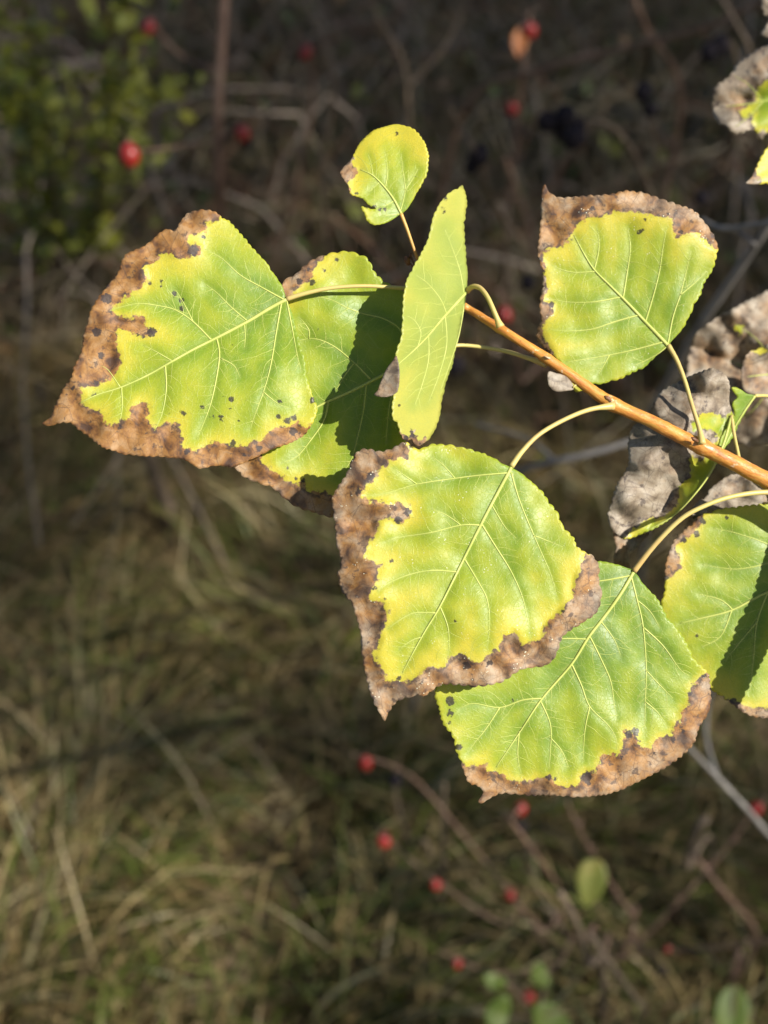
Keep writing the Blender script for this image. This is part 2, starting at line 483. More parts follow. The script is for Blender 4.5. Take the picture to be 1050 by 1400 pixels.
def build_leaf(label, outline, green, midrib, veins, plane, spots=(), petiole=None, pet_depth=None, tooth=(10.5, 2.0),
               yellow=0.35, under=0.0, grey=0.2, dust=0.0, fold=0.0, bend=0.0, wr_g=1.5, wr_b=5.0, seed=0, step=3.2,
               vein_r=(2.3, 1.15), pet_r=3.3, curl=0.0, pet_bow=0.0, pet_ease=1.0, groove=1.1, gwid=6.0, roll=0.0, rollw=100.0, pet_mat=None, mesh_name='leaf', basept=None):
    d0, cx, cy, tx, ty = plane
    out = catmull(outline, 5, True)
    out = resample(out, 1.5, True)
    # crenate margin
    nxt = np.roll(out, -1, 0) - np.roll(out, 1, 0)
    nor = np.stack([nxt[:, 1], -nxt[:, 0]], 1); nor /= np.linalg.norm(nor, axis=1)[:, None] + 1e-9
    area = 0.5 * np.sum(out[:, 0] * np.roll(out[:, 1], -1) - np.roll(out[:, 0], -1) * out[:, 1])
    if area < 0: nor = -nor
    per, amp = tooth
    ss = np.arange(len(out)) * 1.5
    ph = ss / per + 1.2 * vnoise(ss / 40.0, ss * 0 + seed, seed)
    prof = np.abs(np.sin(np.pi * ph)) ** 0.7 - 0.55
    base = np.array(basept if basept is not None else midrib[0], float)
    wgt = np.clip((np.linalg.norm(out - base, axis=1) - 14) / 45, 0, 1)
    tipw = np.clip((np.linalg.norm(out - np.asarray(outline, float)[np.argmax(np.linalg.norm(np.asarray(outline, float) - base, axis=1))], axis=1) - 4) / 20, 0, 1)
    wgt = tipw * wgt * (0.7 + 0.9 * (vnoise(ss / 60.0, ss * 0 + 7.3, seed + 2) + 0.4))
    out = out + nor * (prof * amp * wgt)[:, None] + nor * (1.4 * tipw * vnoise(ss / 9.0, ss * 0, seed + 5))[:, None]
    lo = out.min(0); hi = out.max(0)
    xs = np.arange(lo[0], hi[0], step); ys = np.arange(lo[1], hi[1], step * 0.87)
    gx, gy = np.meshgrid(xs, ys); gx = gx + (np.arange(len(ys)) % 2)[:, None] * step / 2
    G = np.stack([gx.ravel(), gy.ravel()], 1)
    G = G + np.random.default_rng(seed).uniform(-.5, .5, G.shape)
    G = G[inside(G, out)]
    G = G[seg_dist(G, out, True) > step * 0.55]
    allp = np.vstack([out, G])
    nb = len(out)
    vv, _, ff, _, _, _ = delaunay_2d_cdt([Vector(p) for p in allp], [], [list(range(nb))], 1, 1e-4)
    Q = np.array([(v.x, v.y) for v in vv])
    midrib = catmull(midrib, 5); vlist = [catmull(v, 5) for v in veins]

    def vein_distance(P):
        d = seg_dist(P, midrib)
        for v in vlist: d = np.minimum(d, seg_dist(P, v) + 1.0)
        return d
    mdir = (midrib[-1] - midrib[0]); mlen = np.linalg.norm(mdir); mdir = mdir / mlen
    mnor = np.array((-mdir[1], mdir[0]))

    def depth(P):
        gdist = sdist(P, green) if green is not None else np.full(len(P), -40.0)
        bw = np.clip(-gdist / 14 + 0.3, 0, 1)
        vd = vein_distance(P)
        rel = P - midrib[0]
        u = rel @ mdir / mlen; v = rel @ mnor / 160.0
        lat = np.abs(rel @ mnor)
        disp = -roll * np.sin(np.pi * np.clip(lat / rollw, 0, 1.35)) - fold * 60 * np.abs(v) + bend * 80 * (u - 0.5) ** 2
        disp = disp + groove * np.exp(-(vd / gwid) ** 2)
        disp = disp + wr_g * 8 * fbm(P[:, 0] / 85, P[:, 1] / 85, seed, 2) + wr_g * 1.3 * vnoise(P[:, 0] / 22, P[:, 1] / 22, seed + 9)
        disp = disp + bw * wr_b * 1.35 * (1.6 * fbm(P[:, 0] / 42, P[:, 1] / 42, seed + 21, 2) + 0.14 * vnoise(P[:, 0] / 9, P[:, 1] / 9, seed + 4))
        disp = disp + curl * bw * np.clip(-gdist, 0, 60)
        return d0 + KP * d0 * (tx * (P[:, 0] - cx) + ty * (P[:, 1] - cy) + disp)
    D = depth(Q)
    V = W(Q[:, 0], Q[:, 1], D)
    root_leaf = part(mesh_name, V, [tuple(f) for f in ff], M_LEAF, sapling)
    root_leaf['label'] = label
    me = root_leaf.data
    # make front faces look to the camera
    n0 = me.polygons[len(me.polygons) // 2].normal
    if n0.dot(Vector(-FW)) < 0:
        me.flip_normals()
    gdv = sdist(Q, green) if green is not None else np.full(len(Q), -60.0)
    vdv = vein_distance(Q)
    spv = np.full(len(Q), 1e3)
    for s in spots:
        spv = np.minimum(spv, np.hypot(Q[:, 0] - s[0], Q[:, 1] - s[1]) - s[2])
    bd = np.linalg.norm(Q - base, axis=1) / max(mlen, 1)
    yv = yellow - 0.03 + 0.40 * np.exp(-np.maximum(gdv, 0) / 24.0) + 0.30 * (bd - 0.5) + 0.26 * np.clip(vdv / 20 - 0.5, -0.5, 0.8)
    rim = seg_dist(Q, out, True)
    setattr_f(me, 'green_dist', gdv / 100); setattr_f(me, 'vein_dist', vdv / 100); setattr_f(me, 'spot_dist', np.minimum(spv, 100) / 100)
    setattr_f(me, 'yellowness', yv); setattr_f(me, 'underside', np.full(len(Q), under))
    setattr_f(me, 'greyness', grey + 0.35 * np.exp(-rim / 14.0)); setattr_f(me, 'dustiness', np.full(len(Q), dust))
    setattr_v(me, 'leaf_pos', np.stack([Q[:, 0] / 100, Q[:, 1] / 100, np.full(len(Q), seed * 7.31)], 1))
    md = root_leaf.modifiers.new('thickness', 'SOLIDIFY'); md.thickness = 0.00028; md.offset = -1.0

    def surf_line(P, lift):
        return W(P[:, 0], P[:, 1], depth(P) - lift * KP * d0)
    k0 = KP * d0
    if vein_r[0]:
        mp = resample(midrib, 4.0)
        t = np.linspace(0, 1, len(mp))
        part('midrib', *tube(surf_line(mp, 0.2 * vein_r[0]), k0 * (vein_r[0] * (1 - t) ** 0.7 + 0.35), 8), M_VEIN, root_leaf)
        for v in (vlist if vein_r[1] else []):
            vp = resample(v, 4.0); t = np.linspace(0, 1, len(vp))
            ln = len(vp) * 4.0
            part('side_vein', *tube(surf_line(vp, 0.0), k0 * (vein_r[1] * min(1, 0.5 + ln / 250) * (1 - t) ** 0.8 + 0.22), 6), M_VEIN, root_leaf)
    if vein_r[1]:
        rf = np.random.default_rng(seed + 500); fine = []
        gpoly = green
        for v in [midrib] + vlist:
            vp = resample(v, 13.0)
            for i in range(1, len(vp) - 1):
                tdir = vp[i + 1] - vp[i - 1]; tdir /= np.linalg.norm(tdir) + 1e-9
                for sgn in (-1, 1):
                    if rf.uniform() < 0.5: continue
                    a = sgn * rf.uniform(0.75, 1.25); bendv = -sgn * rf.uniform(0.0, 0.05)
                    p = vp[i].copy(); path = [p.copy()]
                    for k in range(int(rf.uniform(5, 11))):
                        ca, sa = math.cos(a), math.sin(a); a += bendv + rf.normal() * 0.16
                        p = p + 4.0 * np.array((tdir[0] * ca - tdir[1] * sa, tdir[0] * sa + tdir[1] * ca)); path.append(p.copy())
                    path = np.array(path)
                    ok = inside(path, out) & (sdist(path, gpoly) > 3 if gpoly is not None else True)
                    m = len(ok) if ok.all() else int(np.argmin(ok))
                    if m < 3: continue
                    path = path[:m]; t = np.linspace(0, 1, m)
                    fine.append(tube(surf_line(path, 0.0), k0 * (0.40 * (1 - 0.6 * t)), 4))
        if fine:
            fo_ = part('fine_veins', *merge(fine), M_VEIN, root_leaf); fo_['kind'] = 'stuff'
    if petiole is not None:
        pp = resample(catmull(petiole, 6), 4.0); t = np.linspace(0, 1, len(pp))
        da = depth(np.array([midrib[0]]))[0]
        dd = da + (pet_depth - da) * t ** pet_ease - pet_bow * np.sin(np.pi * t)
        rr = k0 * pet_r * (0.82 + 0.25 * (2 * t - 1) ** 2 + 0.55 * np.clip((t - 0.88) / 0.12, 0, 1))
        part('petiole', *tube(W(pp[:, 0], pp[:, 1], dd), rr, 10, 0.05, seed), pet_mat or M_PETIOLE, root_leaf)
    return root_leaf

# ---- the orange twig
twig_px = [(584, 384), (606, 401), (634, 418.5), (683, 449), (749, 491), (800, 527), (837, 552), (886, 574), (929, 596), (960, 611), (1000, 631), (1049, 657), (1120, 692), (1220, 745)]
twig_r = np.array([2.6, 4.2, 5.2, 5.8, 6.6, 7.4, 8.8, 9.0, 9.6, 10.2, 10.6, 11.6, 12.6, 14])
tp = np.array(twig_px); TD = 0.366
seg = np.concatenate([[0], np.cumsum(np.linalg.norm(np.diff(tp, axis=0), axis=1))])
tq = catmull(tp, 8); st = np.linspace(0, len(tp) - 1, len(tq))
tr_ = np.interp(st, np.arange(len(tp)), twig_r)
tr_ = tr_ * (1 + 0.05 * vnoise(np.arange(len(tq)) / 5.0, np.zeros(len(tq)), 4))
for nx_, ny_ in ((683, 447), (838, 553), (960, 609), (746, 492)):          # swollen nodes
    dd = np.hypot(tq[:, 0] - nx_, tq[:, 1] - ny_)
    tr_ = tr_ * (1 + 0.20 * np.exp(-(dd / 9) ** 2))
TW = W(tq[:, 0], tq[:, 1], np.interp(tq[:, 0], [584, 606, 640, 672, 700], [0.3665, 0.3695, 0.3748, 0.370, TD]))
join = np.array((0.43, 0.585, 0.60))
ext = catmull(np.array([TW[-1], TW[-1] + (0.05, 0.04, -0.035), join + (0.0, -0.04, 0.06), join + (0, 0.035, -0.03)]), 6)[1:]
TWall = np.vstack([TW, ext]); TR = np.concatenate([tr_ * KP * TD, np.linspace(14 * KP * TD, 0.0052, len(ext))])
twig_attr(part('twig', *tube(TWall, TR, 18, 0.10, 2), M_STEM, sapling), 18)
trunk_pts = catmull(np.array([TRUNK_BASE, (0.425, 0.61, 0.3), (0.43, 0.62, 0.56), (0.435, 0.625, 0.66), (0.43, 0.63, 0.74)]), 6)
part('trunk', *tube(trunk_pts, np.linspace(0.0105, 0.005, len(trunk_pts)), 10, 0.1, 3), M_BARK, sapling)

# ---- the leaves
Z1 = lambda p: zoomed(40, 260, 2.5, p)
build_leaf('large leaf with wide orange-brown scorched edge, scattered black spots and pointed tip',
    Z1([(880,372),(862,325),(825,270),(800,235),(765,200),(735,165),(710,135),(680,105),(660,98),(640,78),(600,66),(565,70),(540,80),(520,105),(497,138),(470,133),(445,145),(420,170),(385,195),(350,210),(325,225),(300,285),(275,315),(245,355),(215,400),(197,460),(185,500),(175,560),(155,600),(140,645),(110,690),(90,730),(72,775),(43,797),(70,806),(110,795),(140,795),(165,815),(200,840),(240,870),(290,892),(345,905),(400,908),(460,912),(520,918),(580,950),(640,942),(700,945),(760,920),(830,885),(890,865),(935,840),(955,815),(975,780),(982,740),(965,690),(950,640),(940,580),(920,510),(905,440),(890,395)]),
    Z1([(660,90),(610,120),(590,150),(540,158),(545,180),(590,188),(580,225),(510,240),(480,222),(450,218),(440,245),(410,260),(395,265),(405,300),(390,335),(350,355),(330,365),(310,385),(280,412),(330,430),(385,428),(400,460),(435,480),(430,495),(390,505),(340,490),(310,480),(300,520),(310,560),(310,600),(290,640),(250,660),(180,680),(185,735),(220,750),(255,770),(265,800),(300,795),(340,775),(345,745),(375,725),(410,735),(405,780),(430,815),(470,790),(510,795),(525,850),(525,880),(575,890),(620,860),(680,865),(730,875),(790,850),(840,815),(880,800),(920,795),(940,810),(975,800),(1040,780),(1000,300),(900,200),(700,60)]),
    Z1([(880,373),(820,405),(745,450),(640,505),(560,545),(480,590),(400,635),(310,675),(230,700),(170,730)]),
    [Z1(v) for v in ([(745,447),(690,400),(640,350),(600,320)], [(872,375),(790,330),(720,290),(660,235),(600,200)], [(622,512),(560,450),(500,410),(440,395),(370,388),(280,408)], [(490,585),(430,550),(390,530)], [(310,672),(270,615),(245,600)],
      [(640,505),(650,560),(640,640),(620,730),(590,810),(570,850)], [(862,385),(845,480),(825,600),(800,690),(770,770),(755,820)], [(465,598),(468,680),(455,760),(430,820)], [(735,455),(738,500),(735,540)], [(880,378),(900,480),(915,560),(930,620)], [(315,675),(318,740),(310,790)], [(800,690),(850,730),(890,745)], [(655,575),(700,600),(720,640)], [(560,450),(530,390),(500,340)])],
    (0.3545, 240, 460, 0.10, -0.14),
    spots=[(40 + x / 2.5, 260 + y / 2.5, r / 2.5) for x, y, r in ((595,158,7),(560,207,18),(497,355,8),(520,375,8),(522,405,9),(413,320,6),(452,308,5),(397,338,4),(450,328,3),(590,742,7),(655,773,8),(657,790,4),(625,776,6),(690,715,9),(665,705,4),(685,748,4),(857,722,7),(853,773,9),(880,790,11),(905,778,10),(697,533,3),(718,790,3),(418,485,15),(370,493,6),(390,500,5),(220,697,6),(540,895,10),(697,865,11),(620,862,5),(735,905,6),(785,885,10),(902,825,14),(970,720,11),(310,810,8),(230,485,16),(245,565,11),(265,370,18),(150,675,8),(228,657,8),(480,765,3),(525,760,10))],
    petiole=[(391.5, 409), (418, 401), (455, 393.5), (501, 391), (553, 394), (575, 392), (590, 389)], pet_depth=0.3665, pet_ease=2.2, yellow=0.46, grey=-0.32, fold=0.10, bend=0.15, wr_g=1.5, wr_b=5, seed=1, curl=0.28, pet_bow=0.0, tooth=(9.0, 1.7))

Z2 = lambda p: zoomed(360, 140, 2.4147, p)
build_leaf('leaf behind, half in shadow, with brown scalloped rim',
    [(562,492),(556,445),(555,405),(530,388),(513,374),(503,355),(492,349),(474,344),(463,345),(443,349),(422,359),(405,374),(385,388),(366,420),(350,470),(335,530),(322,590),(306,632),(322,640),(340,655),(375,668),(400,690),(440,703),(460,706),(500,690),(530,650),(555,600),(572,550),(570,510)],
    [(455,330),(443,356),(432,362),(425,380),(412,392),(400,400),(385,430),(365,480),(352,540),(350,600),(360,633),(377,643),(385,651),(401,662),(414,656),(430,672),(447,672),(457,676),(500,670),(540,640),(610,560),(610,420),(520,330)],
    [(562,492),(523,513),(480,535),(434,556),(390,585),(350,615)],
    [Z2([(355,915),(300,860),(240,810),(190,785),(150,780),(110,790)]), [(560,490)] + Z2([(455,755),(400,715),(340,700),(280,680),(220,650),(160,640)]), Z2([(340,930),(330,1020),(310,1110),(290,1180),(250,1240)]), Z2([(215,990),(200,1050),(160,1110),(110,1170),(60,1190)]), Z2([(150,780),(150,750),(120,710)]), [(548,499)] + Z2([(425,960),(410,1050),(405,1130)]), Z2([(300,860),(270,900),(240,950)])],
    (0.3640, 450, 520, 0.02, -0.06),
    spots=[(360 + x / 2.4147, 140 + y / 2.4147, r / 2.4147) for x, y, r in ((200,555,6),(163,595,10),(128,715,4),(180,750,4),(78,1205,4),(107,1242,4),(242,518,5),(120,590,10),(150,550,8),(130,1250,8))],
    petiole=[(562, 492), (590, 480), (622, 472.5), (650, 473.5), (690, 480), (720, 489), (747, 498)], pet_depth=TD + 0.001, pet_bow=-0.007, yellow=0.36, grey=-0.05, fold=0.05, wr_g=1.8, wr_b=6, seed=2, tooth=(15, 3.2))

build_leaf('pale narrow leaf turned almost edge-on, showing its underside',
    Z2([(655,274),(668,300),(672,340),(665,380),(662,430),(668,480),(672,540),(674,600),(668,660),(655,710),(640,790),(625,860),(605,920),(590,980),(585,1020),(575,1060),(560,1090),(548,1112),(530,1125),(515,1135),(500,1128),(490,1112),(470,1115),(455,1095),(445,1060),(430,1040),(428,1000),(432,950),(427,890),(440,830),(455,780),(462,720),(465,650),(475,590),(500,540),(525,495),(545,450),(560,390),(580,340),(605,310),(630,290),(645,283)]),
    Z2([(645,200),(720,300),(720,700),(600,1120),(550,1140),(535,1100),(520,1118),(508,1112),(498,1085),(488,1085),(480,1105),(462,1090),(420,1050),(400,900),(440,550),(560,300)]),
    Z2([(673,624),(640,660),(590,715),(540,775),(490,825),(436,872)]),
    [Z2(v) for v in ([(668,632),(655,720),(640,790),(610,880),(585,950)], [(605,700),(585,650),(545,600),(505,570)], [(545,770),(545,850),(525,930),(500,1000)], [(510,805),(520,760),(500,720),(475,705)], [(662,636),(650,560),(620,470),(600,420)], [(600,705),(605,800),(580,900),(545,990)])],
    (0.362, 600, 470, 1.25, -0.05),
    spots=[(360 + x / 2.4147, 140 + y / 2.4147, r / 2.4147) for x, y, r in ((590,352,4),(588,360,3),(597,362,4),(598,352,3),(602,318,5),(655,278,5),(490,1080,5),(492,1100,8),(520,1128,6),(470,1108,8),(447,1000,4))],
    petiole=[(639, 398), (644, 393), (650, 391.5), (658, 395), (667, 407), (676, 427), (684, 447)], pet_depth=TD - 0.002, yellow=0.50, under=1.0, grey=0.1, fold=-0.12, wr_g=1.8, wr_b=3, seed=3, vein_r=(2.0, 0.9), pet_r=3.9, pet_bow=0.003, tooth=(9, 1.3), mesh_name='leaf')
build_leaf('curled brown tip behind the narrow pale leaf', Z2([(440,838),(425,855),(405,885),(390,920),(378,950),(366,966),(400,973),(436,962),(446,930),(448,880)]), None,
    Z2([(446,880),(410,920),(372,964)]), [], (0.3462, 527, 515, -0.2, 0.0), grey=0.55, wr_b=3, seed=4, tooth=(8, 1), vein_r=(0, 0), step=2.4)

Z3 = lambda p: zoomed(430, 580, 2.5, p)
build_leaf('broad bright leaf with wide grey-brown crinkled margin and white specks',
    Z3([(672,148),(710,170),(745,200),(780,235),(800,265),(825,295),(838,320),(850,350),(885,390),(895,415),(925,440),(950,450),(972,485),(970,525),(980,580),(965,640),(925,670),(890,695),(845,730),(825,790),(790,825),(740,830),(690,845),(640,880),(560,895),(500,890),(430,890),(380,925),(330,930),(285,945),(255,980),(240,1015),(225,990),(205,950),(185,900),(170,830),(160,760),(155,700),(130,620),(100,580),(80,520),(90,470),(75,400),(70,330),(60,265),(75,220),(110,170),(135,110),(170,85),(230,95),(280,75),(310,60),(350,85),(400,70),(440,68),(500,80),(560,95),(610,115),(645,135)]),
    Z3([(322,30),(322,120),(290,120),(255,130),(230,160),(200,190),(170,220),(160,245),(180,262),(240,262),(290,268),(325,280),(330,310),(300,335),(260,325),(225,335),(215,370),(190,400),(185,430),(165,450),(200,465),(230,480),(215,530),(200,570),(190,595),(230,610),(255,640),(240,690),(225,740),(205,790),(230,830),(250,870),(300,875),(350,860),(390,830),(440,830),(460,800),(500,780),(530,800),(560,815),(590,790),(630,770),(640,735),(680,705),(715,750),(740,745),(770,735),(780,700),(830,650),(850,620),(880,590),(890,540),(895,510),(910,480),(925,445),(1000,400),(800,80),(500,-20)]),
    Z3([(672,148),(625,235),(575,330),(510,460),(430,620),(370,720),(300,850)]),
    [Z3(v) for v in ([(664,166),(560,175),(480,185),(350,205),(250,235),(180,245)], [(566,345),(500,345),(400,370),(300,385),(240,400)], [(488,505),(400,500),(320,515),(250,545),(215,570)], [(415,645),(340,645),(290,670),(250,700)], [(350,205),(300,170),(270,150)], [(672,165),(700,260),(745,370),(780,450),(810,520),(830,600)], [(570,340),(620,420),(670,500),(710,590),(730,680),(740,740)], [(512,460),(560,540),(590,600),(598,680),(590,770)], [(428,622),(455,690),(460,760),(455,800)], [(748,380),(800,400),(850,420)], [(605,275),(650,350),(690,390)], [(480,185),(440,140),(400,110)], [(500,345),(450,310),(400,290)], [(365,728),(330,740),(290,770)])],
    (0.3455, 640, 780, 0.08, -0.08),
    spots=[(430 + x / 2.5, 580 + y / 2.5, r / 2.5) for x, y, r in ((263,467,6),(318,300,14),(285,328,13),(482,672,5),(520,825,14),(240,597,5),(190,180,14),(150,230,10),(205,560,8),(290,868,8),(600,815,10),(850,640,6),(330,75,8))],
    petiole=[(699, 638), (714, 617), (737, 594), (771, 574), (806, 560), (838, 555)], pet_depth=TD - 0.002, yellow=0.56, grey=0.22, dust=1.0, fold=0.10, bend=0.1, wr_g=1.6, wr_b=7, seed=5, curl=0.30, pet_r=3.8, tooth=(12, 2.4))

Z4 = lambda p: zoomed(580, 740, 2.234, p)
build_leaf('wide lower leaf with narrow tan-brown rim and notched grey tip',
    Z4([(640,92),(670,130),(710,175),(740,230),(770,265),(800,310),(825,360),(850,385),(868,410),(875,470),(868,520),(845,560),(820,620),(790,650),(760,675),(700,710),(650,735),(600,760),(540,775),(480,780),(420,778),(370,775),(300,775),(240,770),(200,785),(178,800),(165,795),(180,765),(160,745),(140,740),(120,700),(115,680),(100,640),(85,590),(60,560),(45,510),(35,460),(60,415),(130,355),(220,275),(330,185),(430,105),(490,68),(540,62),(580,68),(615,80)]),
    Z4([(880,385),(855,402),(815,440),(808,490),(780,520),(785,550),(760,555),(755,590),(710,600),(685,630),(660,620),(650,585),(610,575),(610,600),(590,650),(545,645),(530,680),(520,705),(490,700),(475,715),(470,745),(430,750),(400,740),(380,715),(330,725),(280,730),(240,710),(200,700),(185,680),(118,685),(60,640),(0,600),(-20,430),(300,60),(500,-20),(700,30),(850,250),(920,370)]),
    Z4([(640,92),(600,160),(550,230),(500,295),(450,375),(360,480),(300,570),(220,690)]),
    [Z4(v) for v in ([(634,104),(560,118),(530,122),(450,135),(380,150)], [(497,299),(440,297),(400,300),(330,310)], [(362,480),(300,485),(230,508),(150,495),(110,510)], [(230,508),(190,570),(150,620),(130,650)], [(632,108),(650,180),(668,260),(678,390),(675,480),(672,620)], [(505,290),(540,360),(570,430),(580,500),(588,540)], [(450,375),(480,440),(505,505),(560,560),(585,600),(588,640)], [(355,488),(385,560),(385,640),(380,700)], [(505,505),(490,580),(485,670)], [(668,262),(730,320),(780,390),(810,410)], [(678,395),(720,440),(760,480)], [(540,245),(580,300),(600,350)], [(675,490),(710,520),(740,560)], [(650,180),(690,215),(720,265)], [(290,580),(285,650),(295,710)], [(385,600),(420,640),(440,690)])],
    (0.3575, 780, 930, 0.10, -0.02),
    spots=[(580 + x / 2.234, 740 + y / 2.234, r / 2.234) for x, y, r in ((625,590,12),(645,582,12),(495,720,15),(500,735,10),(80,488,14),(80,525,9),(75,555,5),(105,630,10),(268,487,4),(600,660,6),(655,615,5),(760,605,8),(812,465,7),(790,580,6),(400,725,6),(380,720,8),(855,410,7),(700,650,5),(568,600,2))],
    petiole=[(866.5, 781), (894, 746), (929, 711), (960, 693), (1000, 679), (1049, 673), (1095, 680)], pet_depth=TD, yellow=0.33, grey=0.0, dust=0.35, fold=0.08, bend=0.05, wr_g=1.3, wr_b=5, curl=0.2, seed=6, pet_r=4.0, pet_bow=0.004, tooth=(9.5, 2.2))

Z5 = lambda p: zoomed(700, 230, 3.0, p)
build_leaf('upright leaf with brown band along its top edge and upturned grey tip',
    Z5([(640,728),(600,760),(560,800),(545,815),(500,835),(460,855),(440,865),(400,875),(370,885),(330,885),(300,905),(270,918),(250,900),(225,840),(195,795),(160,765),(130,735),(100,700),(105,660),(120,620),(115,560),(125,480),(125,420),(108,340),(115,250),(120,180),(122,100),(135,66),(150,95),(180,115),(210,120),(270,115),(310,112),(360,112),(420,105),(460,92),(500,95),(550,105),(600,120),(650,140),(700,155),(740,170),(770,200),(800,235),(820,265),(840,310),(843,345),(830,390),(815,430),(785,480),(770,520),(748,560),(730,600),(710,640),(690,670),(665,700)]),
    Z5([(870,345),(800,310),(770,280),(745,270),(700,280),(670,285),(655,245),(650,215),(610,200),(570,195),(530,190),(490,175),(460,185),(420,180),(375,205),(320,195),(300,215),(255,250),(240,285),(200,320),(140,340),(135,380),(140,450),(150,500),(140,540),(170,560),(165,600),(130,650),(140,700),(160,740),(175,780),(150,940),(300,980),(600,920),(800,650),(920,400)]),
    Z5([(640,728),(560,645),(480,560),(400,480),(340,420),(300,360),(255,275)]),
    [Z5(v) for v in ([(622,712),(500,745),(380,770),(290,785),(220,795)], [(520,602),(420,630),(330,660),(230,668),(150,660)], [(448,528),(340,548),(240,550),(150,535)], [(343,423),(260,428),(200,415),(160,395)], [(400,765),(370,820),(350,850)], [(638,725),(660,610),(690,520),(710,440),(735,340)], [(546,632),(580,520),(605,420),(620,320),(635,240)], [(455,534),(470,440),(485,330),(475,240)], [(337,417),(355,340),(355,280),(345,235)], [(690,520),(750,470),(800,420)], [(640,726),(600,760),(545,790),(500,810)])],
    (0.3715, 840, 390, 0.02, 0.02),
    spots=[(700 + x / 3, 230 + y / 3, r / 3) for x, y, r in ((522,262,9),(533,252,6),(160,560,12),(330,165,10),(300,190,6),(110,370,5),(130,420,6),(545,210,6),(395,180,6),(690,265,10),(640,190,6),(815,320,5))],
    petiole=[(913.5, 472), (926, 494), (937, 523), (947, 557), (956, 586), (960, 607)], pet_depth=TD - 0.003, yellow=0.50, grey=0.05, dust=0.8, fold=0.08, bend=0.1, wr_g=1.5, wr_b=6, curl=0.25, seed=7, pet_r=3.4, tooth=(10.5, 2.3))

build_leaf('small round young leaf with a torn lower edge at the twig end',
    Z2([(455,368),(480,345),(500,310),(525,270),(540,230),(545,180),(535,140),(515,105),(490,85),(460,75),(435,72),(400,80),(360,95),(335,115),(315,140),(300,170),(285,195),(253,232),(275,265),(290,300),(310,310),(330,318),(350,338),(372,350),(350,350),(324,345),(335,365),(345,390),(370,405),(400,400),(430,385)]),
    Z2([(300,150),(298,200),(312,215),(308,240),(288,262),(288,320),(320,440),(500,440),(600,200),(480,20),(330,60)]),
    Z2([(455,368),(430,320),(400,280),(360,240),(320,222)]),
    [Z2(v) for v in ([(452,360),(468,290),(460,220),(455,170)], [(402,282),(410,230),(402,165)], [(453,368),(420,372),(390,372)], [(432,325),(405,340),(385,343)], [(385,262),(360,285),(345,300)], [(362,242),(355,200),(345,170)], [(468,290),(495,250),(510,220)])],
    (0.362, 525, 240, 0.15, -0.10), tooth=(6.5, 1.4),
    spots=[(360 + x / 2.4147, 140 + y / 2.4147, r / 2.4147) for x, y, r in ((440,102,5),(437,107,4),(306,300,5),(365,345,6),(385,352,5),(400,352,5),(340,344,5))],
    petiole=[(548, 292), (556, 312), (564, 335), (571, 354), (585, 384)], pet_depth=0.3665, pet_mat=M_PETIOLE_ORANGE, yellow=0.50, grey=0.2, fold=0.1, bend=0.2, wr_g=1.2, wr_b=4, seed=8, step=2.6, vein_r=(1.6, 0.8), pet_r=2.6)

build_leaf('green leaf crossed by a dark shadow band, left rim patched brown',
    [(1150,780),(1120,730),(1080,696),(1040,690),(1000,694),(961,704),(945,718),(927,734),(918,748),(914,760),(910,775),(909,790),(909,807),(904,825),(908,850),(922,885),(945,915),(968,938),(996,959),(1016,973),(1037,981),(1060,980),(1085,970),(1115,938),(1140,890),(1152,830)],
    [(966,690),(962,706),(957,720),(950,730),(938,738),(926,746),(930,760),(930,780),(920,790),(880,800),(880,900),(960,945),(996,955),(1018,963),(1050,967),(1090,950),(1140,900),(1200,800),(1100,660)],
    [(1150,780),(1100,792),(1050,809),(1001,834),(960,845),(930,852)],
    [[(1130,783),(1080,765),(1030,775),(1000,778),(960,772)], [(1100,790),(1060,750),(1010,730),(975,722)], [(1001,833),(985,820),(955,812)], [(1050,809),(1035,850),(1030,900),(1025,945)], [(1000,835),(985,870),(958,885)], [(1120,788),(1100,850),(1075,920)], [(1035,850),(1010,880),(990,905)]],
    (0.378, 1030, 830, 0.0, -0.03), spots=[(993,708,2),(961,712,4),(935,738,4),(952,730,4),(953,870,2),(1003,958,4),(910,790,4)],
    petiole=[(1150, 780), (1180, 765), (1200, 745)], pet_depth=TD + 0.004, yellow=0.36, grey=0.1, fold=0.05, wr_g=1.4, wr_b=4, seed=9, tooth=(10, 2.2))
# unseen leaf added beyond the picture's right edge, shaped to cast the shadow band on the leaf above
build_leaf('added leaf out of view that casts the shadow band', [(1136,690),(1128,715),(1120,765),(1104,830),(1086,900),(1072,965),(1092,960),(1122,890),(1146,800),(1160,740),(1154,705)], [(1000,600),(1300,600),(1300,860),(1130,940),(1075,945),(1000,960)],
    [(1142,692),(1130,780),(1088,940)], [], (0.362, 1110, 790, 0.6, 0.0), yellow=0.4, seed=10, petiole=[(1142, 692), (1143, 696), (1146, 704)], pet_depth=TD)

